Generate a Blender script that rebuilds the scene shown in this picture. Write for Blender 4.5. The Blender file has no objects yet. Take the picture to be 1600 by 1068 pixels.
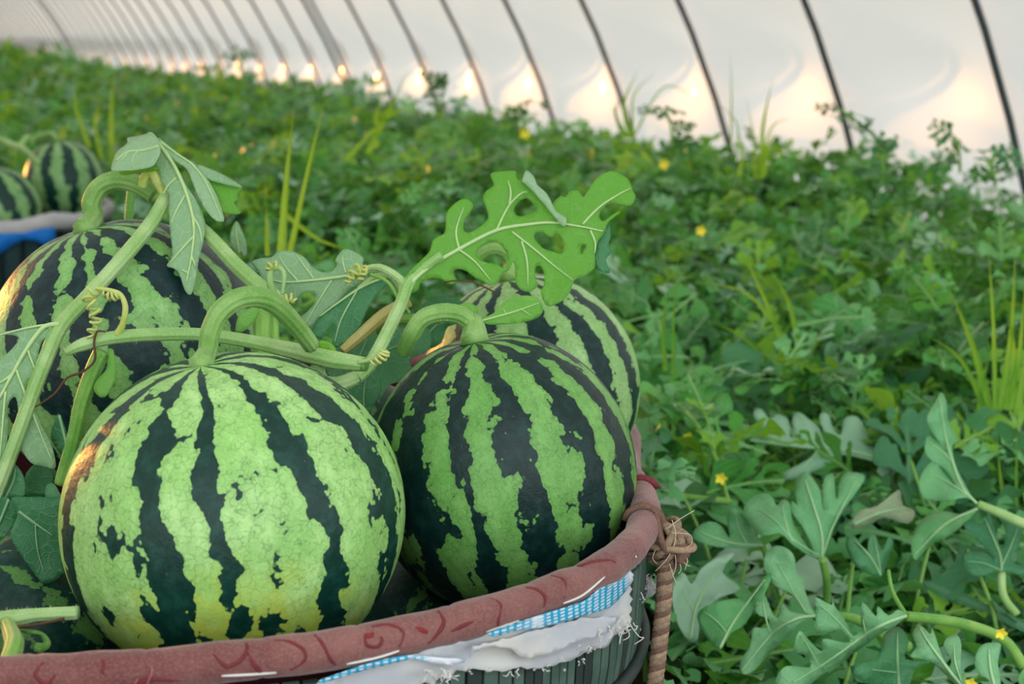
import bpy, bmesh, math, random
import numpy as np
from mathutils import Vector, Matrix, noise
from mathutils.geometry import delaunay_2d_cdt

random.seed(7); rng = np.random.default_rng(7)
S = bpy.context.scene
C = S.collection

# ------------------------------------------------------------------ camera
F = 2200.0; HZ = 65.0; CAMZ = 0.88
PITCH = math.atan((534 - HZ) / F)
cam_d = bpy.data.cameras.new('camera'); cam = bpy.data.objects.new('camera', cam_d); C.objects.link(cam)
cam.location = (0, 0, CAMZ); cam.rotation_euler = (math.pi / 2 - PITCH, 0, 0)
cam_d.sensor_width = 36; cam_d.lens = F / 1600 * 36; cam_d.clip_start = 0.02; cam_d.clip_end = 400
cam_d.dof.use_dof = True; cam_d.dof.focus_distance = 1.27; cam_d.dof.aperture_fstop = 6.5
S.camera = cam

# ------------------------------------------------------------------ world, sun, exposure
W = bpy.data.worlds.new('world'); S.world = W; W.use_nodes = True
bg = W.node_tree.nodes['Background']; bg.inputs[0].default_value = (0.90, 0.95, 1.0, 1); bg.inputs[1].default_value = 2.4
sun_d = bpy.data.lights.new('sun', 'SUN'); sun = bpy.data.objects.new('sun', sun_d); C.objects.link(sun)
sun_d.energy = 12.5; sun_d.angle = math.radians(1.2); sun_d.color = (1.0, 0.43, 0.10)
SUN_TO = Vector((-0.69, 0.72, 0.05)).normalized()
sun.rotation_euler = SUN_TO.to_track_quat('Z', 'Y').to_euler()
S.view_settings.view_transform = 'Standard'; S.view_settings.look = 'None'
S.view_settings.gamma = 1.0; S.view_settings.exposure = 0.0; S.view_settings.use_curve_mapping = False
try:
    S.cycles.use_denoising = True
    S.cycles.max_bounces = 10; S.cycles.transparent_max_bounces = 12; S.cycles.transmission_bounces = 8
    S.cycles.diffuse_bounces = 5
except Exception: pass

# ------------------------------------------------------------------ projection helpers (a pixel and a distance give a place)
sp, cp = math.sin(PITCH), math.cos(PITCH)
def P(px, py, d):
    x = (px - 800) / F * d; u = (534 - py) / F * d
    return Vector((x, u * sp + d * cp, CAMZ + u * cp - d * sp))
def depth_at(px, py, z):
    k = (534 - py) / F * cp - sp
    return (z - CAMZ) / k
def Pz(px, py, z): return P(px, py, depth_at(px, py, z))
def proj(v):
    x, y, z = v[0], v[1], v[2] - CAMZ
    d = y * cp - z * sp; u = y * sp + z * cp
    return 800 + F * x / d, 534 - F * u / d, d

# ------------------------------------------------------------------ node materials
def mat(name):
    m = bpy.data.materials.new(name); m.use_nodes = True
    nt = m.node_tree; nt.nodes.clear()
    out = nt.nodes.new('ShaderNodeOutputMaterial')
    return m, nt, out
class NB:
    def __init__(s, nt): s.nt = nt
    def n(s, t, **kw):
        nd = s.nt.nodes.new('ShaderNode' + t)
        for k, v in kw.items(): setattr(nd, k, v)
        return nd
    def put(s, sock, v):
        if hasattr(v, 'is_output'): s.nt.links.new(v, sock)
        elif v is not None:
            if sock.type == 'RGBA' and len(v) == 3: v = (*v, 1)
            sock.default_value = v
    def m(s, op, a, b=None, c=None, clamp=False):
        nd = s.n('Math', operation=op, use_clamp=clamp)
        for i, v in enumerate((a, b, c)):
            if v is not None: s.put(nd.inputs[i], v)
        return nd.outputs[0]
    def mix(s, f, a, b, mode='MIX'):
        nd = s.n('Mix', data_type='RGBA', blend_type=mode)
        s.put(nd.inputs[0], f); s.put(nd.inputs[6], a); s.put(nd.inputs[7], b)
        return nd.outputs[2]
    def ramp(s, v, stops, interp='LINEAR'):
        nd = s.n('ValToRGB'); cr = nd.color_ramp; cr.interpolation = interp
        while len(cr.elements) < len(stops): cr.elements.new(0.5)
        for e, (p, c) in zip(cr.elements, stops):
            e.position = p; e.color = (*c, 1) if len(c) == 3 else c
        s.put(nd.inputs[0], v); return nd.outputs[0]
    def step(s, v, a, b, to0=0.0, to1=1.0):
        nd = s.n('MapRange', interpolation_type='SMOOTHSTEP')
        s.put(nd.inputs[0], v); s.put(nd.inputs[1], a); s.put(nd.inputs[2], b); s.put(nd.inputs[3], to0); s.put(nd.inputs[4], to1)
        return nd.outputs[0]
    def noise(s, vec, scale, detail=3, rough=.55, out=0):
        nd = s.n('TexNoise'); s.put(nd.inputs['Vector'], vec); nd.inputs['Scale'].default_value = scale
        nd.inputs['Detail'].default_value = detail; nd.inputs['Roughness'].default_value = rough
        return nd.outputs[out]
    def vor(s, vec, scale, feature='F1', out='Distance', smooth=None):
        nd = s.n('TexVoronoi', feature=feature); s.put(nd.inputs['Vector'], vec); nd.inputs['Scale'].default_value = scale
        if smooth is not None: nd.inputs['Smoothness'].default_value = smooth
        return nd.outputs[out]
    def obj(s): return s.n('TexCoord').outputs['Object']
    def vmath(s, op, a, b=None, scale=None):
        nd = s.n('VectorMath', operation=op); s.put(nd.inputs[0], a)
        if b is not None: s.put(nd.inputs[1], b)
        if scale is not None: s.put(nd.inputs['Scale'], scale)
        return nd.outputs[0]
    def bump(s, h, strength=.3, dist=.01):
        nd = s.n('Bump'); nd.inputs['Strength'].default_value = strength; nd.inputs['Distance'].default_value = dist
        s.put(nd.inputs['Height'], h); return nd.outputs[0]
    def princ(s, col, rough=.5, spec=.5, normal=None, **kw):
        nd = s.n('BsdfPrincipled'); s.put(nd.inputs['Base Color'], col); s.put(nd.inputs['Roughness'], rough)
        s.put(nd.inputs['Specular IOR Level'], spec)
        if normal is not None: s.put(nd.inputs['Normal'], normal)
        for k, v in kw.items(): s.put(nd.inputs[k], v)
        return nd.outputs[0]
    def mixsh(s, f, a, b):
        nd = s.n('MixShader'); s.put(nd.inputs[0], f); s.nt.links.new(a, nd.inputs[1]); s.nt.links.new(b, nd.inputs[2]); return nd.outputs[0]

def simple(name, col, rough=.6, spec=.3, var=.25, scale=40, bump=.0, col2=None, metallic=0):
    m, nt, out = mat(name); b = NB(nt); o = b.obj()
    nz = b.noise(o, scale, 4)
    c = b.mix(nz, tuple(x * (1 - var) for x in col), col2 or tuple(min(1, x * (1 + var)) for x in col))
    nrm = b.bump(b.noise(o, scale * 3, 3), bump, .002) if bump else None
    nt.links.new(b.princ(c, rough, spec, nrm, Metallic=metallic), out.inputs[0]); return m

def leaf_mat(name, cols, rough=.42, spec=.32, trans=.30, tcol=(.30, .62, .05), veins=0.0, vscale=85, veincol=(.50, .68, .32), grain=60):
    """cols: dark, mid, light; attribute lv = (u along midrib, v across, random)"""
    m, nt, out = mat(name); b = NB(nt)
    at = b.n('Attribute', attribute_name='lv'); sep = b.n('SeparateColor'); nt.links.new(at.outputs['Color'], sep.inputs[0])
    oi = b.n('ObjectInfo')
    r = b.m('FRACT', b.m('ADD', sep.outputs[2], oi.outputs['Random']))
    base = b.ramp(r, [(0, cols[0]), (.45, cols[1]), (.85, cols[2]), (1, cols[3] if len(cols) > 3 else cols[2])])
    o = b.obj()
    nz = b.noise(o, grain, 3)
    base = b.mix(b.step(nz, .3, .75, 0, .45), base, b.mix(.5, base, cols[0]))
    v = b.m('ABSOLUTE', b.m('SUBTRACT', sep.outputs[1], .5))
    rib = b.step(v, .006, .022, 1, 0)
    base = b.mix(b.m('MULTIPLY', rib, .55), base, veincol)
    av = b.m('ABSOLUTE', b.m('SUBTRACT', sep.outputs[1], .5))
    sv = b.m('FRACT', b.m('MULTIPLY', b.m('SUBTRACT', sep.outputs[0], b.m('MULTIPLY', av, 1.15)), 8.0))
    side = b.m('MULTIPLY', b.step(b.m('ABSOLUTE', b.m('SUBTRACT', sv, .5)), .41, .49), b.step(av, .48, .45))
    base = b.mix(b.m('MULTIPLY', side, .28), base, veincol)
    nrm = None
    if veins:
        ov = b.vmath('ADD', o, b.vmath('SCALE', b.noise(o, 60, 2, out=1), scale=.008))
        dd = b.vor(ov, vscale, 'DISTANCE_TO_EDGE'); ln = b.step(dd, .0, .07, 1, 0)
        dd2 = b.vor(ov, vscale * 2.6, 'DISTANCE_TO_EDGE'); ln2 = b.step(dd2, .0, .10, 1, 0)
        base = b.mix(b.m('MULTIPLY', ln, veins), base, veincol)
        base = b.mix(b.m('MULTIPLY', ln2, veins * .35), base, veincol)
        hh = b.m('ADD', b.m('MULTIPLY', ln, .8), b.m('MULTIPLY', ln2, .35))
        nrm = b.bump(hh, .35, .0015)
    else:
        nrm = b.bump(b.m('ADD', b.m('MULTIPLY', b.noise(o, 90, 2), .6), b.m('MULTIPLY', sv, b.step(av, .48, .45, 0, .8))), .5, .004)
    sh = b.princ(base, rough, spec, nrm)
    tr = b.n('BsdfTranslucent'); b.put(tr.inputs[0], b.mix(.6, base, tcol))
    nt.links.new(b.mixsh(trans, sh, tr.outputs[0]), out.inputs[0]); return m

M = {}
M['field'] = leaf_mat('field leaf', [(.015, .125, .028), (.048, .29, .055), (.13, .48, .080), (.22, .54, .24)], trans=.24, spec=.45, rough=.42)
M['field2'] = leaf_mat('yellow green leaf', [(.06, .29, .02), (.12, .43, .03), (.24, .54, .05)], trans=.4, tcol=(.45, .75, .05))
M['silver'] = leaf_mat('silver leaf', [(.16, .38, .22), (.24, .48, .29), (.34, .56, .37)], trans=.18, spec=.4)
M['leaf_near'] = leaf_mat('fresh leaf', [(.19, .50, .06), (.22, .55, .08), (.27, .58, .12)], trans=.45, veins=.18, tcol=(.25, .78, .05), spec=.35)
M['leaf_under'] = leaf_mat('leaf underside', [(.26, .48, .24), (.31, .54, .28), (.35, .58, .32)], trans=.25, veins=.38, spec=.35, rough=.5, veincol=(.52, .70, .42))
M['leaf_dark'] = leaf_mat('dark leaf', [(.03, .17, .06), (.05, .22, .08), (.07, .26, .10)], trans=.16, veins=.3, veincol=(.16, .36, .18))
M['vein'] = simple('vein', (.46, .66, .28), .5, .3, .1, 90)
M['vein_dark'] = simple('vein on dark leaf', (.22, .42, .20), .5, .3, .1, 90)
def stem_mat(name, c1, c2):
    m, nt, out = mat(name); b = NB(nt); o = b.obj()
    nz = b.noise(o, 22, 3); fine = b.noise(o, 420, 3)
    c = b.mix(b.step(nz, .35, .7), c1, c2)
    c = b.mix(b.step(fine, .45, .7, 0, .16), c, tuple(min(1, x * 1.5 + .05) for x in c2))
    sh = b.princ(c, .5, .35, b.bump(fine, .3, .001), **{'Sheen Weight': .2, 'Sheen Roughness': .4})
    tr = b.n('BsdfTranslucent'); b.put(tr.inputs[0], c2)
    nt.links.new(b.mixsh(.12, sh, tr.outputs[0]), out.inputs[0]); return m
M['stem'] = stem_mat('melon stem', (.15, .36, .06), (.34, .57, .17))
M['vine'] = stem_mat('pale vine', (.26, .50, .13), (.46, .67, .28))
M['vine_green'] = stem_mat('green vine', (.13, .36, .05), (.27, .52, .10))
M['tendril'] = stem_mat('tendril', (.46, .58, .10), (.62, .70, .22))
M['yellow_stem'] = stem_mat('yellowed petiole', (.42, .40, .10), (.60, .52, .20))
M['brown'] = simple('dried brown', (.10, .055, .03), .7, .2, .4, 80)
M['grass'] = leaf_mat('grass blade', [(.13, .36, .03), (.20, .48, .04), (.28, .55, .06)], trans=.5, tcol=(.5, .85, .05), rough=.4)
M['flower'] = simple('yellow petal', (.90, .78, .06), .6, .2, .1, 90)
M['rope'] = simple('rope fibre', (.28, .17, .10), .8, .15, .5, 260, .9, (.50, .38, .25))
M['rope_pale'] = simple('pale rope fibre', (.37, .26, .165), .8, .15, .5, 300, .6)
M['rope_dark'] = simple('dark rope fibre', (.20, .12, .085), .8, .15, .5, 300, .8)
M['rope_fray'] = simple('pale loose fibre', (.60, .52, .38), .8, .2, .2, 50)
M['thread'] = simple('white thread', (.75, .74, .68), .8, .2, .1, 50)
M['red_thread'] = simple('red thread', (.45, .15, .14), .8, .2, .2, 50)
M['slat'] = simple('weathered green bamboo', (.035, .085, .07), .6, .4, .5, 30, .5, (.13, .22, .17))
M['slat_dark'] = simple('dark bamboo', (.03, .045, .04), .6, .3, .5, 30, .4)
M['red_lining'] = simple('dark red lining', (.05, .008, .010), .8, .2, .3, 30)
M['pipe'] = simple('painted steel pipe', (.055, .07, .08), .5, .4, .3, 6)
M['pipe_red'] = simple('rusty pipe foot', (.22, .055, .04), .6, .3, .3, 20)

def cloth_rim():
    m, nt, out = mat('faded red damask'); b = NB(nt); o = b.obj()
    n1 = b.noise(o, 14, 4); n2 = b.noise(o, 55, 4)
    c = b.mix(b.step(n1, .35, .7), (.145, .042, .038), (.25, .105, .09))
    c = b.mix(b.step(n2, .58, .75, 0, .5), c, (.13, .05, .04))
    g = b.noise(o, 500, 2)
    c = b.mix(b.step(g, .4, .7, 0, .35), c, (.34, .185, .155))
    nrm = b.bump(b.m('ADD', b.m('MULTIPLY', g, .3), n2), .5, .004)
    nt.links.new(b.princ(c, .75, .25, nrm, **{'Sheen Weight': .3}), out.inputs[0]); return m
M['rim'] = cloth_rim()
M['swirl'] = simple('woven red swirl', (.17, .022, .028), .6, .4, .3, 200, .5)
M['stain'] = simple('dark red stain', (.22, .03, .03), .7, .2, .3, 60)
def cloth_white():
    m, nt, out = mat('torn white cotton'); b = NB(nt); o = b.obj()
    n1 = b.noise(o, 18, 4); n2 = b.noise(o, 70, 4)
    c = b.mix(b.step(n1, .4, .7), (.60, .63, .66), (.74, .74, .68))
    c = b.mix(b.step(n2, .62, .78, 0, .5), c, (.30, .36, .42))
    wv = b.n('TexWave'); wv.inputs['Scale'].default_value = 500; b.put(wv.inputs['Vector'], o)
    nrm = b.bump(b.m('ADD', b.m('MULTIPLY', wv.outputs[1], .15), b.noise(o, 35, 4)), .6, .006)
    nt.links.new(b.princ(c, .85, .15, nrm, **{'Sheen Weight': .2}), out.inputs[0]); return m
M['cotton'] = cloth_white()
def cloth_blue():
    m, nt, out = mat('blue and white woven band'); b = NB(nt); o = b.obj()
    w1 = b.n('TexWave', wave_type='BANDS', bands_direction='X'); w1.inputs['Scale'].default_value = 55; w1.inputs['Distortion'].default_value = 2; b.put(w1.inputs['Vector'], o)
    w2 = b.n('TexWave', wave_type='BANDS', bands_direction='Z'); w2.inputs['Scale'].default_value = 120; w2.inputs['Distortion'].default_value = 1; b.put(w2.inputs['Vector'], o)
    f = b.m('MULTIPLY', b.step(w1.outputs[1], .25, .5), b.step(w2.outputs[1], .2, .5))
    patch = b.step(b.noise(o, 16, 2), .42, .52)
    c = b.mix(b.m('MULTIPLY', patch, b.m('SUBTRACT', 1, b.m('MULTIPLY', f, .75))), (.70, .76, .80), (.02, .32, .50))
    nt.links.new(b.princ(c, .8, .2), out.inputs[0]); return m
M['blueband'] = cloth_blue()

def film_mat():
    m, nt, out = mat('milky tunnel film'); b = NB(nt); o = b.obj()
    trp = b.n('BsdfTransparent'); trp.inputs[0].default_value = (1, .955, .89, 1)
    trl = b.n('BsdfTranslucent'); b.put(trl.inputs[0], (.335, .31, .27))
    dif = b.n('BsdfDiffuse'); b.put(dif.inputs[0], (.36, .335, .30))
    g1 = b.n('BsdfAnisotropic'); b.put(g1.inputs[0], (1, 1, 1)); g1.inputs['Roughness'].default_value = .12
    g2 = b.n('BsdfAnisotropic'); b.put(g2.inputs[0], (1, 1, 1)); g2.inputs['Roughness'].default_value = .56
    gl = b.mixsh(.94, g1.outputs[0], g2.outputs[0])
    s1 = b.mixsh(.45, trl.outputs[0], dif.outputs[0])
    s2 = b.mixsh(.30, s1, gl)
    s3 = b.mixsh(.185, s2, trp.outputs[0])
    nt.links.new(s3, out.inputs[0]); return m
M['film'] = film_mat()
def soil_mat():
    m, nt, out = mat('dark soil'); b = NB(nt); o = b.obj()
    n1 = b.noise(o, 9, 6); n2 = b.noise(o, 60, 4)
    c = b.mix(n1, (.035, .022, .014), (.12, .085, .055)); c = b.mix(b.step(n2, .6, .75, 0, .5), c, (.2, .16, .11))
    nt.links.new(b.princ(c, .9, .1, b.bump(n2, .8, .03)), out.inputs[0]); return m
M['soil'] = soil_mat()

def melon_mat(name, stripes, light, light2, dark, amp=1.0, yellow=None, seed=0.0, crack=.7, isl=-.10):
    """stripes: (degrees, half width degrees); phi 0 faces the viewer's side of the melon"""
    m, nt, out = mat(name); b = NB(nt); o = b.obj()
    off = b.vmath('ADD', o, (seed, seed * 1.7, seed * .6))
    st = b.vmath('MULTIPLY', off, (1, 1, .55))
    sx = b.n('SeparateXYZ'); nt.links.new(o, sx.inputs[0])
    phi = b.m('DIVIDE', b.m('ARCTAN2', sx.outputs[1], sx.outputs[0]), 2 * math.pi)
    rxy = b.m('SQRT', b.m('SUBTRACT', 1, b.m('MINIMUM', 1, b.m('MULTIPLY', sx.outputs[2], sx.outputs[2]))))
    w1 = b.m('MULTIPLY', b.m('SUBTRACT', b.noise(st, 2.2, 2), .5), .060 * amp)
    w2 = b.m('MULTIPLY', b.m('SUBTRACT', b.noise(off, 8, 3), .5), .030 * amp)
    ph = b.m('ADD', phi, b.m('MULTIPLY', b.m('ADD', w1, w2), b.m('ADD', .25, b.m('MULTIPLY', rxy, .75))))
    cur = None
    for deg, hw in stripes:
        d = b.m('ABSOLUTE', b.m('WRAP', b.m('SUBTRACT', ph, deg / 360), .5, -.5))
        q = b.m('DIVIDE', d, 2 * hw / 360)
        cur = q if cur is None else b.m('MINIMUM', cur, q)
    p = b.m('MAXIMUM', b.m('SUBTRACT', 1, cur), isl)
    nz = b.m('MULTIPLY', b.m('SUBTRACT', b.noise(st, 4.2, 2), .5), 1.30 * amp)
    vo = b.m('MULTIPLY', b.m('SUBTRACT', b.vor(b.vmath('ADD', st, b.vmath('SCALE', b.noise(off, 6, 2, out=1), scale=.12)), 9, 'SMOOTH_F1', smooth=.25), .33), 1.0 * amp)
    vs = b.m('MULTIPLY', b.m('SUBTRACT', b.vor(off, 28, 'SMOOTH_F1', smooth=.2), .35), .30)
    dd = b.m('ADD', b.m('ADD', p, nz), b.m('ADD', vo, vs))
    mask = b.step(dd, .46, .54)
    # light zones
    big = b.noise(off, 3.0, 2)
    lc = b.mix(b.step(big, .35, .68), light, light2)
    oc = b.vmath('ADD', off, b.vmath('SCALE', b.noise(off, 22, 2, out=1), scale=.05))
    ce = b.vor(oc, 21, 'DISTANCE_TO_EDGE'); cr = b.step(ce, .015, .10, 1, 0)
    cr = b.m('MULTIPLY', cr, b.step(b.noise(off, 20, 2), .38, .52))
    near = b.step(dd, -.2, .5, .55, 1.0)
    lc = b.mix(b.step(dd, -.35, .46, 0, .6), lc, tuple(x * .72 for x in light2))
    mid = tuple(.5 * a + .5 * d for a, d in zip(light2, dark))
    lc = b.mix(b.m('MULTIPLY', b.m('MULTIPLY', cr, near), crack), lc, mid)
    lc = b.mix(b.step(b.noise(off, 60, 2), .45, .75, 0, .22), lc, tuple(min(1, x * 1.25 + .03) for x in light))
    if yellow:
        (dx, dy, dz), ycol, lim = yellow
        dt = b.n('VectorMath', operation='DOT_PRODUCT'); nt.links.new(o, dt.inputs[0]); dt.inputs[1].default_value = Vector((dx, dy, dz)).normalized()
        yv = b.m('ADD', dt.outputs['Value'], b.m('MULTIPLY', b.m('SUBTRACT', b.noise(off, 5, 3), .5), .5))
        lc = b.mix(b.step(yv, lim, lim + .3, 0, .75), lc, ycol)
    dk = b.mix(b.step(b.noise(off, 12, 3), .4, .75), dark, tuple(x * 1.7 + .006 for x in dark))
    dke = b.vor(oc, 34, 'DISTANCE_TO_EDGE')
    dk = b.mix(b.step(dke, .0, .09, .35, 0), dk, tuple(x * .5 for x in dark))
    col = b.mix(mask, lc, dk)
    sc = b.noise(b.vmath('MULTIPLY', off, (60, 60, 6)), 1.0, 2)
    col = b.mix(b.step(sc, .74, .78, 0, .35), col, (.55, .52, .30))
    nrm = b.bump(b.m('ADD', b.noise(off, 20, 3), b.m('MULTIPLY', cr, .15)), .08, .02)
    nt.links.new(b.princ(col, .40, .30, nrm), out.inputs[0]); return m

# ------------------------------------------------------------------ mesh helpers
def tagset(o, label=None, cat=None, group=None, kind=None):
    if label: o['label'] = label
    if cat: o['category'] = cat
    if group: o['group'] = group
    if kind: o['kind'] = kind
    return o
def thing(name, loc, label, cat, group=None):
    o = bpy.data.objects.new(name, None); C.objects.link(o); o.location = loc; o.empty_display_size = .05
    return tagset(o, label, cat, group)
def mesh(name, V, Fc, m, smooth=True, lv=None):
    me = bpy.data.meshes.new(name); me.from_pydata([tuple(v) for v in V], [], [tuple(f) for f in Fc])
    if lv is not None:
        a = me.color_attributes.new('lv', 'FLOAT_COLOR', 'POINT')
        arr = np.ones((len(V), 4), dtype=np.float32); arr[:, :3] = lv; a.data.foreach_set('color', arr.ravel())
    if smooth: me.polygons.foreach_set('use_smooth', [True] * len(me.polygons))
    if m: me.materials.append(M[m] if isinstance(m, str) else m)
    me.update(); return me
def obj(name, V, Fc, m, parent=None, smooth=True, lv=None):
    """V in world space; the object sits under its parent without offset"""
    off = Vector((0, 0, 0)); q = parent
    while q is not None: off = off + q.location; q = q.parent
    if parent is not None and len(V): V = [Vector(v) - off for v in V]
    o = bpy.data.objects.new(name, mesh(name, V, Fc, m, smooth, lv)); C.objects.link(o)
    if parent is not None: o.parent = parent
    return o
def crom(pts, n=8, closed=False):
    pts = [Vector(p) for p in pts]; k = len(pts); out = []
    rngk = range(k if closed else k - 1)
    for i in rngk:
        if closed: a, b_, c, d = pts[(i - 1) % k], pts[i], pts[(i + 1) % k], pts[(i + 2) % k]
        else: a, b_, c, d = pts[max(i - 1, 0)], pts[i], pts[i + 1], pts[min(i + 2, k - 1)]
        for j in range(n):
            t = j / n
            out.append(.5 * ((2 * b_) + (c - a) * t + (2 * a - 5 * b_ + 4 * c - d) * t * t + (3 * b_ - a - 3 * c + d) * t ** 3))
    if not closed: out.append(pts[-1])
    return out
def tube(pts, rad, sides=10, ridges=0, ridge_amp=.07, closed=False, caps=True, twist=0):
    """pts world; rad number or list (interpolated)"""
    n = len(pts); V = []; Fc = []
    if not hasattr(rad, '__len__'): rad = [rad, rad]
    xs = np.linspace(0, 1, n); rr = np.interp(xs, np.linspace(0, 1, len(rad)), rad)
    up = None
    for i, p in enumerate(pts):
        p = Vector(p)
        a = Vector(pts[(i - 1) % n] if closed else pts[max(i - 1, 0)]); b_ = Vector(pts[(i + 1) % n] if closed else pts[min(i + 1, n - 1)])
        t = (b_ - a); t = t.normalized() if t.length > 1e-9 else Vector((0, 0, 1))
        if up is None: up = t.orthogonal().normalized()
        up = (up - t * up.dot(t)); up = up.normalized() if up.length > 1e-6 else t.orthogonal().normalized()
        sd = t.cross(up)
        for k in range(sides):
            an = 2 * math.pi * k / sides + twist * i
            r = rr[i] * (1 + (ridge_amp * math.cos(ridges * 2 * math.pi * k / sides) if ridges else 0))
            V.append(p + (up * math.cos(an) + sd * math.sin(an)) * r)
    m_ = n if closed else n - 1
    for i in range(m_):
        for k in range(sides):
            a = i * sides + k; b_ = i * sides + (k + 1) % sides; c = ((i + 1) % n) * sides
            Fc.append((a, b_, c + (k + 1) % sides, c + k))
    if caps and not closed:
        Fc.append(tuple(range(sides - 1, -1, -1))); Fc.append(tuple((n - 1) * sides + k for k in range(sides)))
    return V, Fc
def ppath(lst, n=8): return crom([P(*a) for a in lst], n)
def in_poly(x, y, poly):
    ins = False; j = len(poly) - 1
    for i in range(len(poly)):
        xi, yi = poly[i]; xj, yj = poly[j]
        if (yi > y) != (yj > y) and x < (xj - xi) * (y - yi) / (yj - yi) + xi: ins = not ins
        j = i
    return ins
def fill2d(outline, holes=(), grid=12, extra=(), smooth=3):
    """outline in any 2D unit -> points, triangles"""
    def sm(pl): return [(p[0], p[1]) for p in crom([(x, y, 0) for x, y in pl], smooth, closed=True)] if smooth > 1 else list(pl)
    loops = [sm(outline)] + [sm(h) for h in holes]
    pts = []; edges = []
    for lp in loops:
        s0 = len(pts); pts += [Vector(p) for p in lp]
        edges += [(s0 + i, s0 + (i + 1) % len(lp)) for i in range(len(lp))]
    xs = [p[0] for p in loops[0]]; ys = [p[1] for p in loops[0]]
    if grid:
        gx = np.arange(min(xs), max(xs), grid); row = 0
        for yy in np.arange(min(ys), max(ys), grid * .87):
            row += 1
            for xx in gx + (grid / 2 if row % 2 else 0):
                if in_poly(xx, yy, loops[0]) and not any(in_poly(xx, yy, h) for h in loops[1:]):
                    dm = min((p.x - xx) ** 2 + (p.y - yy) ** 2 for p in pts[:sum(map(len, loops))])
                    if dm > (grid * .4) ** 2: pts.append(Vector((xx, yy)))
    pts += [Vector(e) for e in extra]
    r = delaunay_2d_cdt(pts, edges, [], 0, 1e-5)
    V2, tris = r[0], r[2]
    T = []
    for t in tris:
        if len(t) != 3: continue
        cx = sum(V2[i].x for i in t) / 3; cy = sum(V2[i].y for i in t) / 3
        if in_poly(cx, cy, loops[0]) and not any(in_poly(cx, cy, h) for h in loops[1:]): T.append(tuple(t))
    used = sorted({i for t in T for i in t}); mp = {u: k for k, u in enumerate(used)}
    return [V2[i] for i in used], [tuple(mp[i] for i in t) for t in T]
def zc(x0, y0, s):
    """coordinates read in an enlarged crop -> photograph pixels"""
    return lambda lst: [(x0 + a * s, y0 + b_ * s) for a, b_ in lst]

def px_sheet(name, outline, dfn, m, parent, holes=(), grid=12, smooth=3, rand=None, thick=.0006):
    V2, T = fill2d(outline, holes, grid, smooth=smooth)
    V = [P(v.x, v.y, dfn(v.x, v.y)) for v in V2]
    rr = random.random() if rand is None else rand
    lv = np.array([(0, 1, rr)] * len(V))
    T = [t[::-1] for t in T]
    o = obj(name, V, T, m, parent, lv=lv)
    if thick:
        s = o.modifiers.new('thickness', 'SOLIDIFY'); s.thickness = thick; s.offset = 0
    return o
def px_veins(leaf, veins, dfn, m='vein', r=.0016, lift=.0012):
    for i, vn in enumerate(veins):
        c = crom([(x, y, 0) for x, y in vn], 6)
        pts = [P(p.x, p.y, dfn(p.x, p.y) - lift) for p in c]
        k = r if i == 0 else r * .55
        V, Fc = tube(pts, [k * 1.1, k * .9, k * .35], 6)
        obj('midrib' if i == 0 else 'vein', V, Fc, m, leaf)

# ------------------------------------------------------------------ the tunnel
uv = Vector((-.4062, .9138, 0)); nv = Vector((.9138, .4062, 0))
HR, HC = 4.30, -1.0; N0 = 3.25 - math.sqrt(HR ** 2 - (.47 - HC) ** 2)
T0, SPC = 3.383, .846
K0, K1 = -5, 50
A_BASE = math.asin(-HC / HR)
def tun(t, ang, r=HR): return nv * (N0 + r * math.cos(ang)) + uv * t + Vector((0, 0, HC + r * math.sin(ang)))
def film(name, a0, a1, na):
    nb = 8; V = []; Fc = []; cols = (K1 - K0) * nb + 1
    for i in range(cols):
        s = (i % nb) / nb; t = T0 + SPC * (K0 + i / nb); bay = i // nb
        for j in range(na + 1):
            a = a0 + (a1 - a0) * j / na
            h = HC + HR * math.sin(a)
            bul = .018 * math.sin(math.pi * s) * (1 + .25 * math.sin(bay * 2.3))
            belly = .150 * math.exp(-((h - .765) / .19) ** 2) * math.sin(math.pi * s)
            wr = .006 * noise.noise(Vector((t * 2.1, a * 3, 3.3)))
            V.append(tun(t, a, HR + .02 - bul + belly + wr))
    for i in range(cols - 1):
        for j in range(na):
            k = i * (na + 1) + j; Fc.append((k, k + 1, k + na + 2, k + na + 1))
    o = obj(name, V, Fc, 'film'); o['kind'] = 'structure'; return o
film('wall_right', A_BASE, .80, 44)
film('ceiling', .80, math.pi - .80, 24)
film('wall_left', math.pi - .80, math.pi - A_BASE, 14)
# far end of the tunnel
tE = T0 + SPC * K1
V = [tun(tE, A_BASE + (math.pi - 2 * A_BASE) * i / 24) for i in range(25)]
oe = obj('wall_back', V, [tuple(range(25))], 'film', smooth=False); oe['kind'] = 'structure'
# ground
V = []; Fc = []; gx, gy = 60, 120
for i in range(gx + 1):
    for j in range(gy + 1):
        p = nv * (N0 - 4.3 + 8.6 * i / gx) + uv * (-3 + 50 * j / gy)
        V.append((p.x, p.y, .03 * noise.noise(Vector((p.x * 1.5, p.y * 1.5, 0)))))
for i in range(gx):
    for j in range(gy):
        k = i * (gy + 1) + j; Fc.append((k, k + gy + 1, k + gy + 2, k + 1))
o = obj('floor', V, Fc, 'soil'); o['kind'] = 'structure'
yd = []  # unseen yard behind the camera, added to block light from below the horizon
for a_, b_ in ((-30, -45), (30, -45), (30, -3), (-30, -3)):
    q = nv * a_ + uv * b_; yd.append((q.x, q.y, -.01))
o = obj('floor', yd, [(0, 1, 2, 3)], 'soil', smooth=False); o['kind'] = 'structure'

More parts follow.
